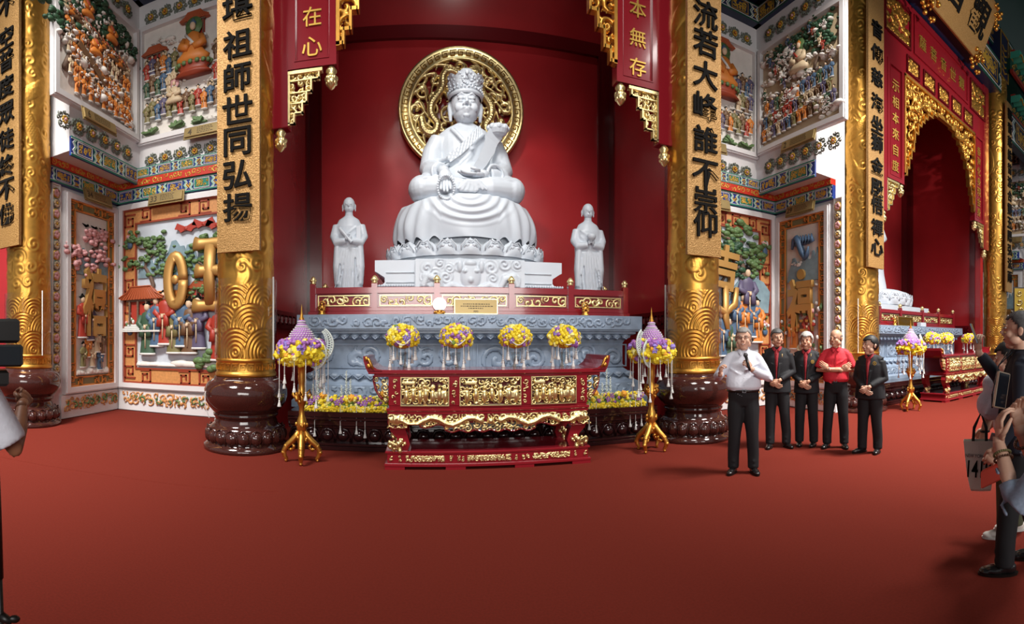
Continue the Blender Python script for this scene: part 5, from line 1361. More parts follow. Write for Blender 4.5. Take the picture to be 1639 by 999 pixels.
    # curved legs with gilded beasts at the foot
    for s in (-1, 1):
        for y in (.02, D-.14):
            g = G(); pr = [(1.22, .66), (1.24, .56), (1.20, .45), (1.13, .38), (1.10, .30), (1.16, .22), (1.0, .22), (.97, .30), (1.0, .42), (1.04, .52), (1.0, .66)]
            pl = [(s*a, b) for a, b in pr]; g.prism(pl if s < 0 else pl[::-1], y, y+.12); lg = g.obj('leg', 'red_lacquer', root, fixn=True)
            g = G(); q = random.Random(6)
            for k in range(26): g.ell((s*(1.14+q.gauss(0, .05)), y-.01+q.uniform(-.03, .03), .29+q.gauss(0, .035)), q.uniform(.015, .035), 6, 4)
            for k in range(4): g.tube([(s*(1.14+.02*k+.03*cos(t)), y-.04, .28+.03*sin(t)+.01*k) for t in (0, 1, 2, 3, 4)], .01, 5)
            g.obj('gilded_beast', 'gold_pale', lg, smooth=True)
    # stretcher base
    g = G(); g.box(-1.265, 1.265, 0, D, .19, .22, .006); g.box(-1.24, 1.24, .01, D-.01, .07, .19); g.box(-1.275, 1.275, -.01, D+.01, .035, .07, .006)
    for x in (-1.15, -.42, .42, 1.15): g.box(x-.12, x+.12, -.005, .1, 0, .04); g.box(x-.12, x+.12, D-.1, D, 0, .04)
    bs = g.obj('base', 'red_lacquer', root)
    for i, (a, b) in enumerate(((-1.02, -.55), (-.28, .26), (.52, 1.0))):
        g = scrollwork(b-a, .075, .045, 50+i, .012, .3, .0065, 0, x0=0, z0=0); g.obj('gold_carving', 'gold_pale', bs, (a, .008, .093), smooth=True, kind='stuff')
    for x in (-1.2, -1.09, -.48, -.38, -.33, .32, .40, .46, 1.07, 1.2):
        g = scrollwork(.055, .075, .04, int(x*50), .012, .45, .006, 0, x0=-.03, z0=0); g.obj('gold_carving', 'gold_pale', bs, (x, .008, .093), smooth=True, kind='stuff')
    return root
table = build_table()

# ------------------------------------------------------------------ flowers
def blossom_mesh(seed, mat, r=.022):
    k = ('bs', seed, mat, r)
    if k in FM: return FM[k]
    q = random.Random(seed); g = G(); g.ell((0, 0, 0), r, 7, 5); g.xf(lambda x, y, z: (x*q.uniform(.75, 1.25), y*q.uniform(.75, 1.25), z*q.uniform(.75, 1.25)))
    FM[k] = g.mesh('blossom', mat, False); return FM[k]
def orchid_mesh(mat='lilac', r=.045):
    k = ('or', mat, r)
    if k in FM: return FM[k]
    g = G(); g.m = 0
    for i in range(5):
        a = 2*pi*i/5+.3; d = Vector((cos(a), 0, sin(a))); s_ = Vector((-sin(a), 0, cos(a)))
        p = [Vector((0, 0, 0)), d*r*.55+s_*r*.34+Vector((0, -.006, 0)), d*r+Vector((0, .004, 0)), d*r*.55-s_*r*.34+Vector((0, -.006, 0))]
        g.add([tuple(v) for v in p]+[tuple(d*r*.5+Vector((0, .01, 0)))], [(0, 3, 2, 1), (1, 2, 4), (2, 3, 4), (3, 0, 4), (0, 1, 4)])
    g.m = 1; g.ell((0, -.006, 0), r*.14, 6, 4); FM[k] = g.mesh('orchid', [mat, 'yellow_pale'], False, fixn=True); return FM[k]
def rose_mesh(mat='rose_orange', r=.05):
    k = ('rs', mat, r)
    if k in FM: return FM[k]
    g = G(); q = random.Random(2)
    g.ell((0, 0, 0), (r*.55, r*.55, r*.5), 8, 6)
    for ring, (n, rr, h) in enumerate(((5, .5, .35), (6, .75, .15), (7, 1.0, -.1))):
        for i in range(n):
            a = 2*pi*(i+.5*ring)/n; g.ell((r*rr*cos(a)*.8, -h*r, r*rr*sin(a)*.8), (r*.36, r*.14, r*.36), 6, 4)
    FM[k] = g.mesh('rose', mat, True); return FM[k]
def tassel_mesh(L):
    k = ('ts', round(L, 3))
    if k in FM: return FM[k]
    g = G(); g.tube([(0, 0, 0), (0, 0, -L)], .0045, 5); 
    for i in range(int(L/.02)): g.ell((0, 0, -i*.02), .0065, 5, 3)
    g.lathe([(.0, .03), (.010, .02), (.010, 0), (.018, -.03), (.026, -.06), (.024, -.065), (0, -.06)], 9, (0, 0, -L), cap=False); g.ell((0, 0, -L+.035), .012, 6, 4)
    FM[k] = g.mesh('tassel', 'cord', True); return FM[k]
def mass(parent, pts, mats, wts, name='blossoms', seed=1, r=.022):
    q = random.Random(seed); g = G()
    for p in pts:
        t = q.random(); acc = 0
        for i, w_ in enumerate(wts):
            acc += w_
            if t <= acc: break
        g.m = i; st = len(g.v); rr = r*q.uniform(.8, 1.25); g.ell((0, 0, 0), rr, 6, 4)
        for j in range(st, len(g.v)): v = g.v[j]; f = q.uniform(.75, 1.25); g.v[j] = (v[0]*f+p[0], v[1]*f+p[1], v[2]*f+p[2])
    o = g.obj(name, mats, parent); o['kind'] = 'stuff'; return o
def flower_ball(x, lab, seed, y=6.33):
    o = thing('flower_vase', lab, 'flowers', (x, y, 1.195), 0, 'round yellow flower arrangements on the offering table')
    q = random.Random(seed); R = .205; zc = .385
    pts = []
    for i in range(210):
        z = 1-2*(i+.5)/210; a = i*2.39996; rr = math.sqrt(1-z*z)
        if z < -.55: continue
        k = R*q.uniform(.88, 1.04); pts.append((k*rr*cos(a), k*rr*sin(a), zc+k*.82*z))
    mass(o, pts, ['yellow', 'yellow_pale', 'purple', 'stem_green'], [.70, .16, .12, .02], seed=seed, r=.029)
    g = G(); g.ell((0, 0, zc), (R*.85, R*.85, R*.68), 14, 10); g.obj('foam', 'yellow', o, smooth=True)
    for i in range(7):
        a = -pi/2+q.uniform(-1.25, 1.25); el = q.uniform(-.35, .8); d = Vector((cos(a)*cos(el), sin(a)*cos(el), sin(el)))
        m = put('orchid', orchid_mesh(), o, (d.x*R*1.06, d.y*R*1.06, zc+d.z*R*.9)); m.rotation_euler = d.to_track_quat('-Y', 'Z').to_euler()
    g = G(); g.lathe([(.065, 0), (.07, .01), (.03, .03), (.028, .05), (.05, .09), (.06, .15), (.062, .2), (.056, .2), (.045, .09), (.0, .06)], 18, cap=False); g.obj('glass_vase', 'glass', o, smooth=True)
    for i in range(10):
        a = 2*pi*i/10+.2; put('tassel', tassel_mesh(.12+.05*(i % 3)), o, (.17*cos(a), .17*sin(a), zc-.10))
    for s in (0,):
        g = G(); g.tube([(-.10+.2*t/8, -R*.98, zc-.02-.07*math.sin(pi*t/8)) for t in range(9)], .008, 5); g.obj('garland_loop', 'cord', o, smooth=True)
    return o
balls = [flower_ball(-.285, 'flower ball in a glass vase, leftmost of four on the red table', 1),
         flower_ball(.408, 'flower ball in a glass vase, second from left on the red table', 2),
         flower_ball(1.19, 'flower ball in a glass vase, third from left on the red table', 3),
         flower_ball(1.86, 'flower ball in a glass vase, rightmost of four on the red table', 4)]
def garland(x0, x1, lab, seed):
    o = thing('flower_bed', lab, 'flowers', ((x0+x1)/2, 6.93, .54), 0, 'yellow flower beds along the black plinth')
    w_ = x1-x0; q = random.Random(seed)
    pts = [(q.uniform(-w_/2, w_/2), -.13+q.uniform(-.02, .03), q.uniform(.0, .07)) for _ in range(int(w_*280))]
    mass(o, pts, ['yellow', 'yellow_pale'], [.85, .15], 'marigold_edge', seed, .019)
    pts = [(q.uniform(-w_/2, w_/2), q.uniform(-.12, .1), .07+q.uniform(.0, .13)) for _ in range(int(w_*330))]
    mass(o, pts, ['yellow', 'yellow_pale', 'purple', 'stem_green'], [.38, .30, .20, .12], 'blossoms', seed+1, .026)
    g = G(); g.box(-w_/2, w_/2, -.11, .12, 0, .1); g.obj('foam', 'stem_green', o)
    n = max(3, int(w_/.2))
    for i in range(n):
        x = -w_/2+(i+.5)*w_/n+q.uniform(-.04, .04)
        if i % 2: put('rose', rose_mesh(), o, (x, -.10, .20+.03*(i % 3)), (-.5, 0, 0))
        else:
            put('orchid', orchid_mesh('purple', .055), o, (x, -.14, .13+.02*(i % 2)), (-.2, 0, q.uniform(-.4, .4)))
            put('orchid', orchid_mesh('purple', .05), o, (x+.07, -.13, .18), (-.4, .5, 0))
    for i in range(max(2, int(w_/.42))):
        x = -w_/2+.2+i*.42
        for (dx, h) in ((0, .42), (.06, .3), (-.07, .22)):
            g = G(); g.tube([(0, 0, 0), (0, 0, h)], .007, 4)
            for k in range(int(h/.012)):
                a = k*2.4; rr = .028*(1-k*.012/h*.7); g.tube([(0, 0, k*.012), (rr*cos(a), rr*sin(a), k*.012+.02)], .006, 4)
                g.ell((rr*cos(a), rr*sin(a), k*.012+.022), .006, 5, 3)
            g.obj('white_spray', 'lace', o, (x+dx, .02, .14))
    return o
gl = garland(-1.75, -.52, 'yellow and purple flower bed along the black plinth left of the red table', 5)
gr_ = garland(2.10, 3.30, 'yellow and purple flower bed along the black plinth right of the red table', 8)
for o, xs in ((gl, (.18, .30, .95-1.0, -.42)), (gr_, (-.33, -.22, .33, .42, .52))):
    for k, x in enumerate(xs): put('tassel', tassel_mesh(.34+.05*(k % 2)), o, (x, -.17, .10))
def flower_stand(x, y, lab, fan):
    root = thing('flower_stand', lab, 'stand', (x, y, 0))
    g = G()
    g.lathe([(0, .24), (.055, .25), (.07, .29), (.05, .33), (.045, .38), (.065, .42), (.07, .50), (.05, .56), (.035, .6), (.035, .70), (.055, .75), (.07, .80), (.06, .86), (.045, .90), (.04, 1.0), (.05, 1.06), (.045, 1.12), (.055, 1.2), (.075, 1.24), (.12, 1.27), (.0, 1.28)], 20, cap=False)
    q = random.Random(1)
    for k in range(40): a = q.uniform(0, 6.28); z = q.choice((.3, .46, .5, .8, .84)); g.ell((.07*cos(a), .07*sin(a), z+q.uniform(-.03, .03)), (.02, .02, .028), 6, 4)
    for s in range(4):
        a = s*pi/2; g.tube([(.05*cos(a), .05*sin(a), .86), (.11*cos(a), .11*sin(a), .92), (.12*cos(a), .12*sin(a), .86), (.08*cos(a), .08*sin(a), .80)], [.014, .02, .018, .01], 6)
    g.obj('stem', 'gold', root, smooth=True)
    for k in range(4):
        a = k*pi/2-pi/2+.2; g = G()
        pts = [(.03, .40), (.07, .33), (.12, .27), (.18, .22), (.225, .15), (.22, .08), (.19, .035), (.20, .015)]
        g.tube([(r*cos(a), r*sin(a), z) for r, z in pts], [.03, .04, .042, .036, .032, .028, .022, .018], 8)
        for (r, z, s_) in ((.20, .20, .035), (.235, .12, .032), (.20, .02, .022), (.1, .2, .025), (.14, .16, .022)): g.ell((r*cos(a), r*sin(a), z), s_, 8, 6)
        g.tube([(r*cos(a), r*sin(a), z) for r, z in ((.12, .25), (.10, .18), (.14, .14), (.17, .17))], [.015, .018, .015, .01], 6)
        g.obj('foot', 'gold', root, smooth=True)
    # flower wreath
    q = random.Random(4); R, rr = .20, .125; zc = 1.40; lo, hi = [], []
    for i in range(420):
        a = q.uniform(0, 2*pi); b = q.uniform(0, 2*pi); k = rr*q.uniform(.88, 1.05)
        p = ((R+k*cos(b))*cos(a), (R+k*cos(b))*sin(a), zc+k*1.15*sin(b)); (hi if p[2] > zc+.045 else lo).append(p)
    mass(root, lo, ['yellow', 'yellow_pale', 'purple', 'rose_orange'], [.68, .2, .06, .06], seed=3, r=.034)
    mass(root, hi, ['purple', 'lilac', 'yellow', 'yellow_pale'], [.78, .08, .08, .06], seed=5, r=.034)
    g = G(); g.tube([(R*cos(a), R*sin(a), zc) for a in [2*pi*k/20 for k in range(21)]], rr*.85, 10); g.lathe([(0, 1.27), (.14, 1.28), (.2, 1.33), (0, 1.35)], 16, cap=False); g.obj('foam', 'yellow', root, smooth=True)
    for i, a in enumerate((-2.4, -1.95, -1.35, -.9)): put('orchid', orchid_mesh('lilac', .055), root, ((R+rr*1.02)*cos(a), (R+rr*1.02)*sin(a), zc+.02+.05*(i % 2)), (0, 0, a+pi/2))
    # woven dome with spire
    g = G(); prof = [(.155, 1.46), (.165, 1.50), (.165, 1.56), (.15, 1.62), (.12, 1.67), (.09, 1.70), (.075, 1.72), (.07, 1.75), (.05, 1.76), (.05, 1.80), (.035, 1.81), (.0, 1.82)]
    g.lathe(prof, 28, cap=False); dm = g.obj('dome', 'purple', root, smooth=True)
    g = G()
    for j in range(9):
        z = 1.50+j*.027; r = np.interp(z, [p[1] for p in prof], [p[0] for p in prof])+.004
        for k in range(26): a = 2*pi*(k+.5*(j % 2))/26; g.ell((r*cos(a), r*sin(a), z), (.009, .009, .010), 5, 3)
    for z in (1.735, 1.765, 1.79): r = float(np.interp(z, [p[1] for p in prof], [p[0] for p in prof])); g.lathe([(r, z-.007), (r+.01, z), (r, z+.007)], 20, cap=False)
    w_ = g.obj('bead_weave', 'cord', dm); w_['kind'] = 'stuff'
    g = G(); g.lathe([(.03, 1.80), (.035, 1.83), (.02, 1.85), (.022, 1.87), (.012, 1.90), (.006, 1.97), (0, 2.02)], 12, cap=False); g.obj('spire', 'gold', dm, smooth=True)
    # lace fans
    for i, (dx, dz, sc, rot) in enumerate(((.25, 1.50, .23, .25), (.19, 1.38, .21, .0))):
        g = G(); n = 18
        A = [-1.25+2.5*k/n for k in range(n+1)]
        g.tube([(sc*cos(a), 0, sc*sin(a)) for a in A], .010, 5); g.tube([(sc*.55*cos(a)-.0, 0, sc*.8*sin(a)) for a in A], .005, 5)
        for k in range(n):
            a, b = A[k], A[k+1]
            g.tube([(sc*.58*cos(a), 0, sc*.8*sin(a)), (sc*cos(b), 0, sc*sin(b))], .0042, 4); g.tube([(sc*.58*cos(b), 0, sc*.8*sin(b)), (sc*cos(a), 0, sc*sin(a))], .0042, 4)
        for f in (.7, .85): g.tube([(sc*f*cos(a), 0, sc*(.8+.2*(f-.55)/.45)*sin(a)) for a in A], .0042, 4)
        g.obj('lace_fan', 'lace', root, (fan*(dx-.06), -.10+.05*(1-i), dz), (0, fan*rot if fan > 0 else -rot, 0) if fan > 0 else (0, pi-rot, 0))
    for i in range(13):
        a = 2*pi*i/13+.3; put('tassel', tassel_mesh(.24+.10*((i*5) % 4)), root, ((R+rr*.75)*cos(a), (R+rr*.75)*sin(a), zc-.08))
    for i in range(4): put('tassel', tassel_mesh(.30+.06*i), root, (fan*(.20+.05*i), -.03, 1.42-.03*i))
    return root
st1 = flower_stand(-1.555, 6.02, 'gilded pedestal stand with flower wreath and spired dome, left of the central red table', 1)
st2 = flower_stand(3.07, 6.12, 'gilded pedestal stand with flower wreath and spired dome, between red table and speaker', -1)
st2.rotation_euler.z = .5
# thin clear line from the left wreath
# ------------------------------------------------------------------ right-hand shrine: the same furniture again
DX = CX2-CX1
def again(o, lab, loc=None, rz=None):
    c = copy_tree(o); c['label'] = lab; c['category'] = o['category']
    c.location = loc if loc else (o.location.x+DX, o.location.y, o.location.z)
    if rz is not None: c.rotation_euler.z = rz
    return c
again(altar, 'blue grey carved stone altar of the right-hand shrine behind the end man of the row')
again(plinth, 'polished black stone plinth with lotus petals, right-hand shrine')
again(rail, 'red lacquer railing with gold panels on top of the right-hand altar')
again(table, 'long red lacquer offering table with gilded carvings in the right-hand shrine')
again(st1, 'gilded pedestal stand with flower wreath and spired dome, nearer the right-hand shrine', (9.05, 5.85, 0))
again(balls[0], 'ball of yellow flowers on the right-hand red table beside the raised phone, left one', (11.55, 6.33, 1.195))
again(balls[2], 'ball of yellow flowers on the right-hand red table just behind the raised hand', (12.95, 6.33, 1.195))
again(balls[1], 'ball of yellow flowers on the right-hand red table, hidden end by the last column', (10.8, 6.33, 1.195))
plaque(11.35, 7.50, 1.95, .75, .25, 'small dark gold plaque on the right-hand altar top', 'gold_dark')
figurine(10.75, 7.46, 1.95, 'small round gold figurine on the right-hand altar top')
g = G(); g.box(-.15, .15, -.06, .06, 0, .12, .01); o = g.obj('white_box', 'marble_white', None, (12.15, 7.47, 1.95)); tag(o, 'small white box on the right-hand altar top', 'box')
def right_statue():
    root = thing('seated_statue', 'white marble lotus pedestal and statue of the right-hand shrine half hidden by a column', 'statue', (CX2, 8.85, 2.01))
    g = G()
    prof = [(1.62, 0), (1.62, .16), (1.42, .22), (1.38, .34), (1.5, .42), (1.5, .50)]
    for s in (-1, 1):
        poly = [(0, 0)]+[(s*x, z) for x, z in prof]+[(0, .50)]; g.prism(poly if s > 0 else poly[::-1], -.9, .9)
    g.obj('pedestal', 'marble_white', root, (0, 0, .05), fixn=True)
    g = G(); g.loft([(0, 0, .5, 1.3, .9), (0, 0, .62, 1.28, .9), (0, 0, .8, 1.2, .85), (0, 0, .98, 1.15, .8), (0, 0, 1.05, .8, .6)], 36); g.obj('lotus_seat', 'marble_white', root, smooth=True)
    petals(root, 20, 1.1, .8, .58, .40, .42, 'marble_white')
    g = G(); g.loft([(-.3, 0, 1.0, .5, .45), (-.3, 0, 1.5, .42, .35), (-.3, 0, 2.2, .35, .3), (-.3, 0, 3.0, .36, .28), (-.3, 0, 3.3, .2, .2), (-.3, 0, 3.5, .12, .12)], 24)
    for s in (-1, 1): g.tube([(-.3+s*.3, 0, 3.1), (-.3+s*.42, -.1, 2.6), (-.3+s*.1, -.32, 2.5)], [.12, .14, .08], 12)
    g.ell((-.3, 0, 3.65), (.17, .19, .24), 18, 14); g.ell((-.3, .02, 3.9), (.12, .12, .14), 12, 8); blob(g, 'figure', 'marble_white', .03, 3, parent=root)
right_statue()
# ================================================================== people
V = Vector
def rotz(a): return Matrix.Rotation(a, 3, 'Z')
def join(name, meshes, mats):
    bm = bmesh.new()
    for m in meshes: bm.from_mesh(m)
    me = bpy.data.meshes.new(name); bm.to_mesh(me); bm.free()
    for m in mats: me.materials.append(MATS[m])
    me.polygons.foreach_set('use_smooth', [True]*len(me.polygons)); return me
def hand(X, wrist, d, n, side, curl=.4, s=1.0, spread=.0, thumb=.6, L=.19):
    """wrist point, d = direction of the fingers, n = palm normal (side the fingers curl to), side = +1/-1 which edge carries the thumb"""
    d = V(d).normalized(); n = V(n); n = (n-d*n.dot(d)).normalized(); t = d.cross(n)*side; t.normalize()
    W = V(wrist); k = s*L/.19
    R = Matrix((t, d, n)).transposed()
    X.tube([W-d*.03*k, W+d*.02*k], [.026*k, .027*k], 10)
    X.ell(W+d*.045*k, (.036*k, .045*k, .016*k), 12, 8, R); X.ell(W+d*.07*k, (.040*k, .035*k, .015*k), 12, 8, R)
    X.ell(W+d*.035*k+t*.022*k+n*.008*k, (.020*k, .032*k, .016*k), 10, 7, R)
    for i, (o, l) in enumerate(((.031, .92), (.0105, 1.03), (-.0105, .97), (-.031, .76))):
        p = W+d*(.095-.004*abs(i-1.3))*k+t*o*k; dd = (d+t*o*spread*8).normalized(); q = [p-dd*.03*k, p]; a = 0
        for seg, r in ((.040, .0078), (.026, .0072), (.020, .0062)):
            a += curl*(1.0 if seg > .03 else 1.15); q.append(q[-1]+(dd*cos(a)+n*sin(a))*seg*l*k)
        X.tube(q, [.0088*k, .0092*k, .0085*k, .0078*k, .0055*k], 8)
        X.ell(q[-1], .0056*k, 7, 5)
    p = W+d*.02*k+t*.024*k; c = (d*.75+t*.65*(1-thumb*.6)+n*.7*thumb).normalized()
    c2 = (d*.9+n*.8*thumb-t*.15*thumb).normalized()
    X.tube([p, p+c*.040*k, p+c*.040*k+c2*.030*k, p+c*.040*k+c2*.054*k], [.014*k, .0115*k, .0098*k, .007*k], 9); X.ell(p+c*.040*k+c2*.054*k, .007*k, 7, 5)
def head_parts(fat=1.0):
    g = G()
    g.ell((0, .012, .035), (.074*fat, .094, .088), 22, 16); g.ell((0, -.018, -.035), (.062*fat, .068, .062), 18, 12)
    g.ell((0, -.045, -.082), (.034*fat, .034, .026), 12, 8)
    for s in (-1, 1):
        g.ell((s*.038*fat, -.056, -.02), (.026, .026, .026), 10, 7); g.ell((s*.03, -.079, .034), (.022, .012, .007), 8, 5)
        g.ell((s*.055*fat, -.02, -.05), (.022, .035, .03), 10, 7)
        g.ell((s*.078*fat, .012, .002), (.010, .018, .030), 10, 7); g.ell((s*.083*fat, .018, .010), (.008, .014, .018), 8, 6)
    g.tube([(0, -.082, .03), (0, -.096, .005), (0, -.106, -.016)], [.008, .011, .014], 9); g.ell((-.012, -.094, -.02), .009, 7, 5); g.ell((.012, -.094, -.02), .009, 7, 5)
    g.ell((0, -.082, -.046), (.024, .012, .008), 10, 6); g.ell((0, -.078, -.058), (.020, .012, .008), 10, 6)
    return g
def hair_cap(style):
    nu, nv = 36, 22; g = G(); vs = {}; q = random.Random(3); idx = {}
    def keep(x, y, z):
        if style == 'bald': return z < .045 and y > -.01 and z > -.03
        front = {'short': .078, 'full': .068, 'thin': .084, 'long': .05}[style]
        if y < -.045: return z > front+(.004*abs(x)*10)
        if y < .0: return z > front-.055*(y+.045)/.045-.0
        return z > (-.055 if style != 'long' else -.12)
    th = {'bald': .004, 'short': .010, 'full': .016, 'thin': .007, 'long': .02}[style]
    P_ = []
    for j in range(nv+1):
        a = -pi/2+pi*j/nv
        for i in range(nu):
            b = 2*pi*i/nu; r = 1+q.uniform(-.02, .03)
            P_.append(((.076+th)*r*cos(a)*cos(b), .012+(.095+th)*r*cos(a)*sin(b), .032+(.090+th)*r*sin(a)))
    fs = []
    for j in range(nv):
        for i in range(nu):
            f = (j*nu+i, j*nu+(i+1) % nu, (j+1)*nu+(i+1) % nu, (j+1)*nu+i)
            c = [sum(P_[k][m] for k in f)/4 for m in range(3)]
            if keep(*c): fs.append(f)
    used = sorted({k for f in fs for k in f}); mp = {k: n for n, k in enumerate(used)}
    o = [P_[k] for k in used]; inn = [(x*.86, .012+(y-.012)*.88, .03+(z-.03)*.88) for x, y, z in o]; n = len(o)
    F = [tuple(mp[k] for k in f) for f in fs]
    cnt = {}
    for f in F:
        for a, b in zip(f, f[1:]+f[:1]): cnt[(a, b)] = 1
    F2 = [tuple(k+n for k in f[::-1]) for f in F]+[(b, a, a+n, b+n) for (a, b) in cnt if (b, a) not in cnt]
    g.add(o+inn, F+F2); return g
def person(label, x, y, yaw, H, arms, top='blazer', hair='short', hairm='hair_black', skin='skin', fat=1.0, headyaw=0, headpitch=0, legs=None, trouser='black_trouser', shirt='red_shirt', jacket='black_cloth', glasses=False, shoes='shoe_black', smile=False, name='person', belly=0, z=0, vox=.011, shoe_w=1.0, sleeve=.90):
    root = thing(name, label, 'person', (x, y, z), yaw)
    S = H/1.70
    sc = lambda p: V(p)*S
    legs = legs or ((-.11, 0, -.03, .12), (.11, 0, -.03, -.12))     # (ankle x, y, toe-out..)
    F_ = fat
    # ---- continuous body
    g = G()
    g.loft([(0, .0, .86*S, .12*F_, .09), (0, 0, 1.05*S, .11*F_, .08), (0, 0, 1.25*S, .14, .09), (0, .01, 1.38*S, .13, .07), (0, .01, 1.43*S, .06, .06)], 16)
    g.tube([sc((0, .012, 1.38)), sc((0, .005, 1.46)), sc((0, -.0, 1.53))], [.062, .056, .054], 14)
    for i, lg in enumerate(legs):
        sx = -1 if i == 0 else 1
        g.tube([sc((sx*.09, .0, .90)), sc(((sx*.09+lg[0])/2, lg[1]*.5-.015, .48)), sc((lg[0], lg[1], .06))], [.075, .05, .04], 12)
    for i, arm in enumerate(arms):
        sx = -1 if i == 0 else 1
        sh = sc((sx*.150, .01, 1.335)); el = sc(arm[0]); wr = sc(arm[1])
        g.tube([sh*1.0, sh.lerp(el, .5), el, el.lerp(wr, .45), wr], [.045, .043, .036, .037, .025], 12)
    body = blob(g, 'b', skin, vox, 2, only_mesh=True)
    h = head_parts(F_ if F_ < 1.12 else 1.08); st = 0
    hm = blob(h, 'h', skin, .0056 if vox > .009 else .0045, 2, only_mesh=True)
    HM = Matrix.Translation(sc((0, -.016, 1.580))) @ Matrix.Rotation(headyaw, 4, 'Z') @ Matrix.Rotation(headpitch, 4, 'X') @ Matrix.Scale(1.12, 4)
    hm.transform(HM)
    X = G()
    for i, arm in enumerate(arms):
        hand(X, sc(arm[1]), arm[2], arm[3], arm[4], *(arm[5:]))
    hx = X.mesh('x', skin, True)
    bo = put('body', join('body', [body, hm, hx], [skin]), root)
    # ---- face
    def feat(nm, f, mats): fo = f.obj(nm, mats, root, smooth=True); fo.data.transform(HM)
    for s in (-1, 1):
        f = G(); f.m = 0; f.ell((s*.031, -.0800, .022), (.0135, .008, .0058), 10, 6); f.m = 1; f.ell((s*.031, -.0865, .022), (.0058, .0035, .0055), 8, 6); feat('eye', f, ['eye_white', 'eye_dark'])
        f = G(); f.tube([(s*.014, -.092, .040), (s*.032, -.093, .046), (s*.050, -.080, .040)], [.0018, .0028, .0014], 6); feat('eyebrow', f, hairm if hairm != 'hair_white' else 'hair_grey')
    f = G(); c = .006 if smile else 0
    f.tube([(-.025, -.080, -.050+c), (-.01, -.0925, -.052), (.01, -.0925, -.052), (.025, -.080, -.050+c)], [.0022, .0038, .0038, .0022], 6)
    if smile: f.m = 1; f.ell((0, -.0935, -.0515), (.016, .003, .0035), 8, 4)
    feat('mouth', f, ['lips', 'eye_white'])
    if hair:
        hc = hair_cap(hair).obj('hair', hairm, root, smooth=True); hc.data.transform(HM)
    if glasses:
        gl_ = G()
        for s in (-1, 1):
            gl_.tube([(s*.033+.021*cos(a), -.099, .021+.016*sin(a)) for a in [2*pi*k/16 for k in range(17)]], .0016, 5); gl_.tube([(s*.054, -.098, .025), (s*.078, -.06, .026), (s*.084, .01, .02)], .0016, 5)
        gl_.tube([(-.012, -.1, .024), (.012, -.1, .024)], .0016, 5); go = gl_.obj('spectacles', 'leather', root, smooth=True); go.data.transform(HM)
    # ---- trousers
    g = G()
    g.loft([(0, .0, .80*S, .15*F_, .105), (0, 0, .90*S, .165*F_, .12+belly*.5), (0, 0, .985*S, .16*F_, .118+belly)], 20)
    for i, lg in enumerate(legs):
        sx = -1 if i == 0 else 1; kx = (sx*.09+lg[0])/2
        g.tube([sc((sx*.075, .0, .90)), sc((sx*.088, -.005, .75)), sc((kx, lg[1]*.5-.02, .48)), sc((lg[0], lg[1], .22)), sc((lg[0], lg[1]-.005, .055))], [.092*F_, .094*F_, .076, .070, .066], 14)
        for q in (.16, .10): g.tube([sc((lg[0]-.06, lg[1]-.03, q)), sc((lg[0], lg[1]-.075, q-.012)), sc((lg[0]+.06, lg[1]-.03, q+.01))], .009, 6)
    tr = blob(g, 'trousers', trouser, .013, 3, parent=root)
    # ---- shoes
    for i, lg in enumerate(legs):
        g = G(); a = lg[3]; st = 0
        g.ell((0, .02, .045), (.040, .055, .045), 12, 8); g.ell((0, -.07, .033), (.046*shoe_w, .075, .034), 12, 8); g.ell((0, -.125, .026), (.042*shoe_w, .055, .026), 12, 8); g.ell((0, -.02, .04), (.042, .07, .042), 12, 8)
        g.xf(lambda X_, Y_, Z_: (X_, Y_, max(.012, Z_)))
        me = blob(g, 'shoe', shoes, .007, 2, only_mesh=True); M4 = Matrix.Translation(sc((lg[0], lg[1], 0))) @ Matrix.Rotation(lg[2] if False else a, 4, 'Z'); me.transform(M4); so = put('shoe', me, root)
        g = G(); g.loft([(0, -.05, 0, .044*shoe_w, .132), (0, -.05, .016, .047*shoe_w, .136)], 20); sm = g.obj('sole', 'leather' if shoes != 'sneaker' else 'white', so, smooth=False); sm.data.transform(M4)
    # ---- upper clothes
    hemz = {'blazer': .80, 'shirt': .985, 'polo': .96, 'tee': .93}[top]
    g = G()
    base = [(0, .0, .225*F_, .145), (0, .0, .20*F_, .13), (0, 0, .180, .12), (0, .005, .19, .125), (0, .01, .195, .12), (0, .015, .155, .095), (0, .015, .115, .075), (0, .015, .075, .068)]
    zs = [hemz, .98 if hemz < .95 else hemz+.04, 1.08, 1.2, 1.3, 1.385, 1.43, 1.455]
    if top == 'blazer': base[0] = (0, .0, .205*F_, .135); base[1] = (0, 0, .190*F_, .13+belly)
    else: base[0] = (0, 0, .168*F_, .118+belly*1.05); base[1] = (0, 0, .19*F_, .135+belly*1.1); base[2] = (0, 0, .185*F_, .132+belly*.8)
    secs = [(b[0], b[1], zq*S, b[2]*(1 if k > 3 else 1), b[3]) for k, (b, zq) in enumerate(zip(base, zs))]
    g.loft(secs, 24, 2.2)
    for sx in (-1, 1): g.tube([sc((sx*.045, .015, 1.405)), sc((sx*.11, .015, 1.385)), sc((sx*.165, .012, 1.350))], [.050, .060, .068], 12)
    cut = .45 if top in ('polo', 'tee') else 1.0
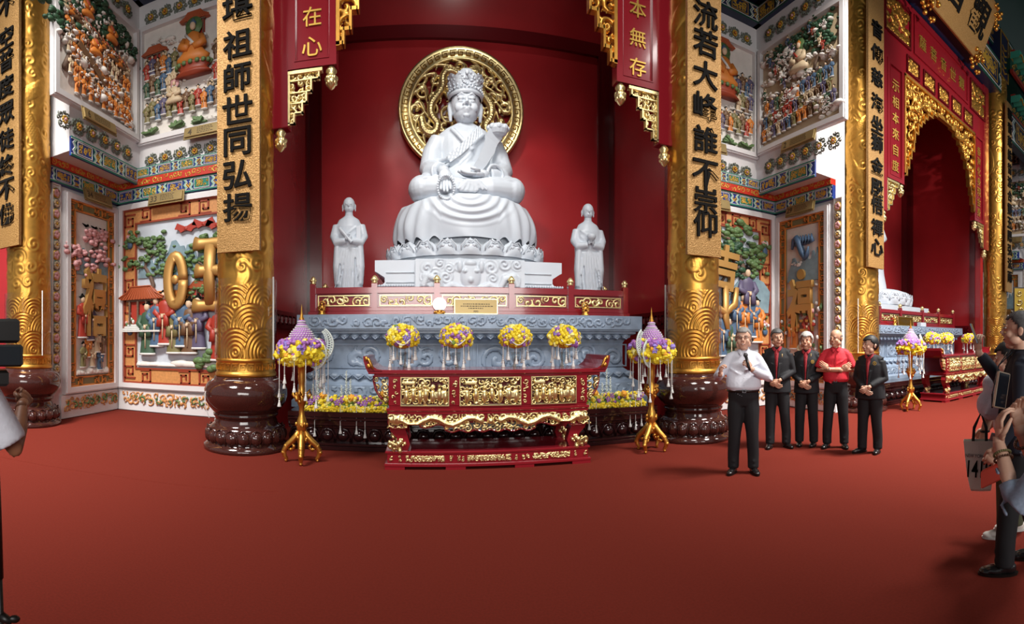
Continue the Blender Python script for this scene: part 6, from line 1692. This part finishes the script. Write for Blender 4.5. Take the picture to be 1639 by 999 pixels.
    for i, arm in enumerate(arms):
        sx = -1 if i == 0 else 1
        sh = sc((sx*.160, .012, 1.352)); el = sc(arm[0]); wr = sc(arm[1])
        if cut < 1: g.tube([sh, sh.lerp(el, .5), sh.lerp(el, .88)], [.070, .068, .066], 14)
        else:
            e2 = el.lerp(wr, sleeve*.55); g.tube([sh, sh.lerp(el, .5), el, e2, el.lerp(wr, sleeve)], [.068, .064, .056, .050, .042], 14)
            if top == 'shirt' or top == 'blazer':
                for q in (.25, .5): p = el.lerp(wr, q); g.tube([p+V((-.035, -.03, .0)), p+V((0, -.048, .012)), p+V((.035, -.03, 0))], .010, 6)
                p = el; g.tube([p+V((-.04*sx, -.04, .02)), p+V((0, -.06, .0)), p+V((.04*sx, -.03, -.03))], .010, 6)
    if top in ('shirt', 'polo'):
        q = random.Random(5)
        for k in range(6):
            zq = (1.0+.06*k)*S; s = 1 if k % 2 else -1
            g.tube([(s*.15*F_, -.06-belly*.5, zq), (s*.08, -.116-belly*.8*(1 if zq < 1.15 else .4), zq-.05), (s*.02, -.118-belly*.8*(1 if zq < 1.15 else .4), zq-.08)], .006, 6)
    mat_ = {'blazer': jacket, 'shirt': shirt, 'polo': shirt, 'tee': shirt}[top]
    cl = blob(g, 'jacket' if top == 'blazer' else 'shirt', mat_, vox, 3, parent=root)
    def fy(zq):          # front surface of the upper clothes on the centre line
        return -float(np.interp(zq*S, [s_[2] for s_ in secs], [s_[4]-s_[1] for s_ in secs]))
    # collar
    g = G()
    for s in (-1, 1):
        g.add([V(p)*S for p in ((s*.008, -.080, 1.422), (s*.045, -.066, 1.462), (s*.070, -.030, 1.462), (s*.066, -.066, 1.424), (s*.038, -.098, 1.395))], [(0, 1, 2, 3, 4)])
    g.tube([(.064*sin(a)*1.02, .012-.070*cos(a), 1.455*S) for a in [.5+.3*k for k in range(18)]], .009, 7)
    g.obj('collar', shirt, cl if top != 'blazer' else root, smooth=False)
    if top == 'blazer':
        g = G(); n = 8; z0, z1 = .99, 1.42; vs = []
        for k in range(n+1):
            zq = z0+(z1-z0)*k/n; w_ = .010+.026*(k/n)**1.5
            for j in range(5): u = j/2-1; vs.append((w_*u, fy(zq)-.010+.012*u*u-(.003 if j == 2 else 0), zq*S))
        g.add(vs, [(k*5+j, k*5+j+1, k*5+5+j+1, k*5+5+j) for k in range(n) for j in range(4)]); sf = g.obj('shirt_front', shirt, root, smooth=True)
        g = G()
        for k in range(5): g.ell((0, fy(1.03+.08*k)-.014, (1.03+.08*k)*S), (.005, .003, .005), 7, 5)
        g.obj('button', 'leather', sf)
        for s in (-1, 1):
            g = G(); P1 = []
            for (u, zq, dy) in ((.018, 1.0, -.012), (.075, 1.22, -.016), (.10, 1.33, -.010), (.075, 1.42, .02), (.05, 1.42, -.0), (.032, 1.2, -.014)):
                P1.append((s*u, fy(zq)+dy+u*u*3.5, zq*S))
            g.add(P1+[(a, b+.012, c_) for a, b, c_ in P1], [(0, 1, 2, 3, 4, 5), (11, 10, 9, 8, 7, 6)]+[(k, (k+1) % 6, (k+1) % 6+6, k+6) for k in range(6)]); g.obj('lapel', jacket, cl, fixn=True)
        g = G(); g.ell((.022, fy(.95)-.006, .95*S), (.007, .004, .007), 8, 5); g.ell((.022, fy(.88)-.006, .88*S), (.007, .004, .007), 8, 5); g.obj('button', 'leather', cl)
    if top in ('shirt', 'polo'):
        g = G(); g.loft([(0, 0, .965*S, .170*F_, .124+belly), (0, 0, .995*S, .170*F_, .124+belly)], 24); b_ = g.obj('belt', 'leather', root, smooth=True)
        g = G(); g.frame(-.022, .022, .962*S, .998*S, .006, -.132-belly, -.122-belly); g.obj('buckle', 'steel', b_)
        g = G(); g.box(-.012, .012, fy(1.2)-.012-belly*.2, fy(1.2), 1.2*S, 1.40*S) if top == 'polo' else [g.ell((0, fy(zq)-.004-belly*.2, zq*S), (.005, .003, .005), 6, 4) for zq in (1.05, 1.13, 1.21, 1.29, 1.36)]
        g.obj('placket' if top == 'polo' else 'button', shirt, cl)
    root['_S'] = S
    return root, cl, HM
def at(px, feety):
    r = F*EYE/(feety-HY); t = (px-HX)/F; return r*sin(t), r*cos(t), t
clasp = (((-.225, .02, 1.10), (-.045, -.175, .965), (.75, -.35, -.55), (0, .6, .2), 1, .45, .95), ((.225, .02, 1.10), (.050, -.195, .985), (-.75, -.30, -.5), (0, .6, .2), -1, .5, .95))
# speaker
x, y, t = at(1190, 756)
sp, cl, HM = person('man with grey hair in a white shirt speaking into a black microphone', x, y, -t+.05, 1.68,
    (((-.31, -.02, 1.13), (-.275, -.25, 1.19), (.10, -.35, .75), (.6, -.5, 0), -1, .75), ((.30, -.04, 1.12), (.075, -.23, 1.245), (-.45, -.30, .62), (-.5, .4, .2), -1, 1.0)),
    'shirt', 'short', 'hair_grey', 'skin_pale', 1.12, headyaw=-.12, shirt='white_shirt', glasses=True, belly=.035, legs=((-.12, 0, 0, -.35), (.115, -.02, 0, .25)), smile=True)
o = thing('microphone', 'black hand-held microphone in the left hand of the man in white', 'microphone', (0, 0, 0))
M3 = sp.matrix_basis.copy(); M3 = Matrix.Translation(sp.location) @ Matrix.Rotation(sp.rotation_euler.z, 4, 'Z')
g = G(); a, b = V((.055, -.315, 1.215)), V((.012, -.235, 1.385)); a.x -= .0
g.tube([M3 @ a, M3 @ a.lerp(b, .9)], [.0135, .018], 12); g.obj('handle', 'leather', o, smooth=True)
g = G(); g.ell(M3 @ b, .027, 14, 10); g.obj('grille', 'stone_dark', o, smooth=True)
g = G(); hh = HM @ V((.095, .0, .0)); g.ell(hh, (.012, .02, .028), 8, 6); g.tube([hh, HM @ V((.085, -.05, -.03))], .005, 5); eo = g.obj('earpiece', 'leather', sp, smooth=True)
# the row of four
def badge(cl, x_=.105, z_=1.24, r=.026):
    g = G(); g.m = 0; g.prism([(r*cos(a), r*sin(a)) for a in [2*pi*i/18 for i in range(18)]], -.006, .01); g.m = 1; g.prism([(r*.72*cos(a), r*.72*sin(a)) for a in [2*pi*i/18 for i in range(18)]], -.008, -.005); g.m = 0
    g.prism([(-.006, -.012), (.006, -.012), (.006, .012), (-.006, .012)], -.010, -.007); return g.obj('round_badge', ['ochre', 'leather'], cl, (x_, -.118, z_), (0, 0, .45))
def pin(cl): g = G(); g.ell((0, 0, 0), (.008, .005, .02), 8, 6); g.ell((0, -.002, .02), (.011, .005, .009), 8, 5); return g.obj('lapel_pin', 'gold_pale', cl, (.085, -.135, 1.33), smooth=True)
x, y, t = at(1244, 716); _, c_, _ = person('man with dark grey hair in black blazer and red shirt, just behind the speaker', x, y, -t-.1, 1.70, clasp, hair='short', hairm='hair_salt', headyaw=.35, headpitch=.05, legs=((-.10, -.03, 0, -.1), (.13, .03, 0, .6))); pin(c_)
x, y, t = at(1291, 713); _, c_, _ = person('smiling white-haired man in black blazer with round yellow badge, second in the row', x, y, -t-.15, 1.65, clasp, hair='full', hairm='hair_white', headyaw=-.05, smile=True, fat=.95, skin='skin'); badge(c_); pin(c_)
cross = (((-.265, -.03, 1.13), (.09, -.205, 1.135), (.75, -.1, .55), (0, .8, -.1), 1, .35), ((.265, -.03, 1.13), (-.10, -.185, 1.15), (-.75, -.05, .60), (0, .8, -.1), -1, .35))
x, y, t = at(1338, 716); pc, c_, _ = person('balding man in red polo shirt with folded arms', x, y, -t-.05, 1.69, cross, top='polo', hair='bald', hairm='hair_salt', headyaw=-.45, headpitch=.08, smile=True, shirt='red_polo', fat=1.02, belly=.02, legs=((-.13, 0, 0, -.3), (.12, 0, 0, .25)))
g = G(); g.tube([V((-.083, -.188, 1.144))+V((0, .03*cos(a), .03*sin(a))) for a in [2*pi*k/14 for k in range(15)]], .005, 6); g.obj('wristwatch', 'steel', pc, smooth=True)
x, y, t = at(1393, 724); _, c_, _ = person('black-haired man in black blazer with round badge looking left, last in the row', x, y, -t-.35, 1.585, clasp, hair='full', hairm='hair_black', headyaw=-.55, fat=1.08, skin='skin_pale', belly=.02, legs=((-.12, -.02, 0, -.5), (.11, .02, 0, .1))); badge(c_)


def pol(px, r): t = (px-HX)/F; return r*sin(t), r*cos(t), t
def placed(o): return Matrix.Translation(o.location) @ Matrix.Rotation(o.rotation_euler.z, 4, 'Z')
# man raising a phone at the right edge
x, y, t = pol(1634, 3.35)
mn, c_, _ = person('man in dark blue-black suit at the right edge raising a phone', x, y, pi+(pi/2-t), 1.73,
    (((-.22, -.14, 1.22), (-.16, -.30, 1.44), (0, -.12, 1), (-.75, .5, 0), 1, .75, 1, 0, .8), ((.27, .0, 1.08), (.24, -.15, .84), (-.1, -.5, -.8), (-.9, 0, .2), -1, .7)),
    'blazer', 'short', 'hair_salt', 'skin_pale', 1.12, headpitch=-.04, shirt='black_cloth', jacket='navy_cloth', legs=((-.11, .10, 0, .0), (.12, -.10, 0, .05)), vox=.010, belly=.03, shoe_w=1.15)
W = placed(mn)
def slab(name, lab, cat, M4, w_, h, t_, mats, tilt, W=None):
    o = thing(name, lab, cat, (0, 0, 0)); g = G(); g.m = 0; g.box(-w_/2, w_/2, -t_/2, t_/2, -h/2, h/2, .004); g.xf(lambda a, b, c: M4 @ V((a, b, c))); g.obj('case', mats[0], o)
    g = G(); g.box(-w_/2+.004, w_/2-.004, -t_/2-.001, -t_/2+.001, -h/2+.006, h/2-.006); g.xf(lambda a, b, c: M4 @ V((a, b, c))); g.obj('screen', mats[1], o); return o
slab('phone', 'silver-edged phone held up by the man at the right edge', 'phone', W @ Matrix.Translation((-.145, -.335, 1.60)) @ Matrix.Rotation(pi, 4, 'Z') @ Matrix.Rotation(-.35, 4, 'X'), .075, .155, .010, ('steel', 'screen'), 0)
g = G(); g.box(.06, .13, -.195, -.185, 1.10, 1.20, .004); g.tube([(.075, -.19, 1.2), (.06, -.15, 1.38), (.04, -.09, 1.47)], .004, 5); g.tube([(.115, -.19, 1.2), (.10, -.15, 1.38), (.06, -.06, 1.47)], .004, 5); g.obj('name_badge', 'screen', mn)
o = thing('purse', 'red-brown leather purse in the lowered hand of the man at the right edge', 'purse', (0, 0, 0))
g = G(); g.box(.17, .20, -.26, -.10, .62, .74, .012); g.xf(lambda a, b, c: W @ V((a, b, c+(b+.18)*.5))); g.obj('case', 'robe_red', o)
g = G(); g.tube([(.185, -.24, .74), (.19, -.22, .80), (.19, -.16, .80), (.185, -.14, .76)], .006, 6); g.xf(lambda a, b, c: W @ V((a, b, c))); g.obj('strap', 'robe_red', o)
# woman behind him with the tote bag
x, y, t = pol(1616, 3.90)
wm, c_, _ = person('woman in a white blouse and olive trousers, mostly hidden behind the man in dark suit', x, y, pi+(pi/2-t), 1.50,
    (((-.22, -.06, 1.08), (-.16, -.22, .92), (0, -.6, -.6), (1, 0, 0), 1, .6), ((.26, -.16, 1.16), (.20, -.24, .90), (-.05, -.25, -1), (-.9, 0, .1), -1, .8)),
    'tee', 'full', 'hair_black', 'skin_pale', 1.0, headpitch=.1, shirt='white_shirt', trouser='olive_cloth', shoes='sneaker', legs=((-.09, .06, 0, .0), (.09, -.04, 0, .0)), vox=.011)
W = placed(wm)
g = G(); g.ell((.255, -.14, 1.07), (.09, .11, .12), 16, 12); g.ell((.25, -.10, 1.17), (.09, .10, .10), 14, 10)
for k in range(5): g.tube([(.34-.01*k, -.18+.03*k, 1.0), (.35, -.14+.02*k, 1.08), (.32, -.1, 1.18)], .012, 6)
g.ell((.23, -.13, 1.22), (.08, .08, .08), 12, 8); blob(g, 'puffed_sleeve', 'white_shirt', .012, 3, parent=wm)
g = G(); g.tube([V((.21, -.215, .955))*.88+V((0.012, 0, .02))+V((.032*cos(a), .032*sin(a), .0)) for a in [2*pi*k/14 for k in range(15)]], .009, 6); g.obj('wristwatch', 'leather', wm, smooth=True)
x, y, t = pol(1570, 3.62)
o = thing('tote_bag', 'cream canvas tote bag printed 1418 held beside the man with the phone', 'bag', (x, y, .44), -t)
g = G(); vs = []
for k, z in enumerate((0, .02, .12, .26, .37)):
    w_ = (.07, .078, .094, .103, .108)[k]; d = (.03, .045, .05, .045, .035)[k]; xo = -.02*(z/.37)
    vs += [(xo-w_, -d, z), (xo, -d*1.25, z), (xo+w_, -d, z), (xo+w_, d, z), (xo, d*1.25, z), (xo-w_, d, z)]
g.add(vs, [(5, 4, 3, 2, 1, 0)]+[(k*6+i, k*6+(i+1) % 6, k*6+6+(i+1) % 6, k*6+6+i) for k in range(4) for i in range(6)]); g.obj('body', 'canvas', o)
g = G(); g.m = 0
for s in (-.03, .03): g.tube([(-.06, s, .33), (-.05, s*.9, .46), (-.0, 0, .57), (.04, s*.9, .46), (.04, s, .33)], .011, 6, flat=(1, .4, 1))
g.obj('handle', 'black_cloth', o)
put('lettering', glyph('1418', .105, .004, .014), o, (-.012, -.066, .17), (0, .06, 0), scale=(.66, 1, 1.2))
put('lettering', glyph('NEW YORK CITY', .026, .003, .0, 'stone_dark'), o, (-.01, -.062, .265), (0, .06, 0), scale=(.75, 1, 1))
g = G(); g.box(-.05, .05, -.02, .02, .34, .43, .006); po = g.obj('silver_pouch', 'steel', o, rot=(0, .3, 0))
# onlooker with denim sleeves and phone, body just outside the frame
x, y, t = pol(1745, 2.2)
dn, c_, _ = person('onlooker in denim shirt whose hands hold up a gold phone at the right edge', x, y, pi+(pi/2-t), 1.60,
    (((-.24, -.26, .90), (-.05, -.35, 1.21), (.12, -.12, 1), (.7, .7, 0), 1, .42), ((.25, -.32, .93), (.10, -.425, 1.175), (-.12, .0, 1), (-.5, .9, 0), -1, .5)),
    'shirt', 'long', 'hair_black', 'skin_pale', 1.0, shirt='denim', sleeve=.35, vox=.009)
W = placed(dn)
slab('phone', 'gold-edged phone held up in both hands beside a denim sleeve', 'phone', W @ Matrix.Translation((.03, -.40, 1.325)) @ Matrix.Rotation(pi-.55, 4, 'Z') @ Matrix.Rotation(.0, 4, 'X') @ Matrix.Rotation(.22, 4, 'Y'), .078, .165, .012, ('phone_gold', 'screen'), 0)
g = G()
el, wr = V((.25, -.32, .93))*.94, V((.10, -.425, 1.175))*.94
d = (wr-el).normalized(); a1 = d.cross(V((0, 0, 1))).normalized(); a2 = d.cross(a1)
for c0_, n_, rr, mt in ((.72, 22, .040, 'brown_bead'), (.80, 26, .037, 'robe_olive')):
    g = G(); c_0 = el.lerp(wr, c0_)
    for k in range(n_): b = 2*pi*k/n_; g.ell(c_0+a1*rr*cos(b)+a2*rr*sin(b), .0058, 7, 5)
    bo_ = g.obj('bracelet', mt, dn, smooth=True)
el, wr = V((-.24, -.26, .90))*.94, V((-.05, -.35, 1.17))*.94; d = (wr-el).normalized(); a1 = d.cross(V((0, 0, 1))).normalized(); a2 = d.cross(a1)
g = G(); c_0 = el.lerp(wr, .88)
for k in range(18): b = 2*pi*k/18; g.ell(c_0+a1*.036*cos(b)+a2*.036*sin(b), .0085, 8, 6)
g.obj('bracelet', 'brown_bead', dn, smooth=True)
# camera operator at the left edge
x, y, t = pol(-74, 2.0)
op, c_, _ = person('camera operator in a white short-sleeved shirt at the left edge', x, y, pi-t-.75, 1.70,
    (((-.27, -.06, 1.13), (-.16, -.26, 1.27), (.3, -.8, .4), (.7, .2, -.6), 1, .6), ((.27, -.06, 1.13), (.16, -.27, 1.25), (-.3, -.8, .4), (-.7, .2, -.6), -1, .6)),
    'polo', 'full', 'hair_black', 'skin_brown', 1.02, shirt='white_shirt')
x, y, t = pol(-12, 1.85)
o = thing('video_camera', 'black video camera with small screen on a tripod at the left edge', 'camera', (x, y, 1.44), -t)
g = G(); g.box(-.16, .10, -.06, .06, .10, .19, .01); g.box(-.20, .02, -.08, .10, .02, .10, .01); g.lathe([(.0, 0), (.045, 0), (.05, .05), (.05, .10), (.04, .12), (0, .11)], 20, (-.05, 0, 0)); vs = g.v
g.obj('body', 'leather', o)
g = G(); g.box(-.14, .11, -.10, -.06, .015, .095, .008); sc_ = g.obj('monitor', 'leather', o); g = G(); g.box(-.13, .10, -.102, -.0995, .022, .088); g.obj('screen', 'screen', sc_)
g = G(); 
g.lathe([(0, 0), (.008, 0), (.008, .004), (0, .004)], 10, (.06, 0, .19))
g.obj('button', 'stone_dark', o)
o = thing('tripod', 'black camera tripod with one leg showing at the left edge', 'tripod', (x, y, 0), -t)
g = G(); g.tube([(0, 0, 1.0), (0, 0, 1.44)], .02, 10); g.box(-.06, .06, -.06, .06, 1.38, 1.44, .01); g.obj('centre_column', 'leather', o, smooth=False)
for k, (fx, fy_) in enumerate(((.05, -.05), (-.3, -.35), (-.25, .4))):
    g = G(); g.tube([(0, 0, 1.32), (fx*.35, fy_*.35, .9), (fx*.5, fy_*.5, .66)], .017, 8); g.tube([(fx*.45, fy_*.45, .74), (fx*.985, fy_*.985, .02)], .012, 8); g.ell((fx, fy_, .015), (.022, .022, .015), 8, 6)
    lg = g.obj('leg', 'leather', o, smooth=True); g = G(); p = (fx*.62, fy_*.62, .52); g.tube([p, (p[0]+.04, p[1]-.02, p[2]-.01)], [.02, .012], 8); g.ell((p[0]+.05, p[1]-.02, p[2]), (.022, .012, .014), 8, 6); g.obj('clamp', 'leather', lg, smooth=True)

# tiny joined pattern pieces count as stuff
TINY = ('bracket_scrolls', 'scroll_ornament', 'gold_flower', 'white_spray', 'plate_text', 'lettering', 'button', 'edge_band', 'edge_line', 'bead_row', 'blossoms', 'lotus_leaves', 'lace_fan',
        'orange_columns', 'scene_frame', 'arch_edge', 'crown_carving', 'scalloped_valance', 'chevron', 'disc_frame', 'cloud_bracket')
for o in list(COL.objects):
    if o.parent and o.type == 'MESH' and o.name.split('.')[0] in TINY and not o.get('kind'): 
        if not (o.name.startswith('lettering') and len(o.data.polygons) < 1200 and o.parent.name.startswith('tote')): o['kind'] = 'stuff'
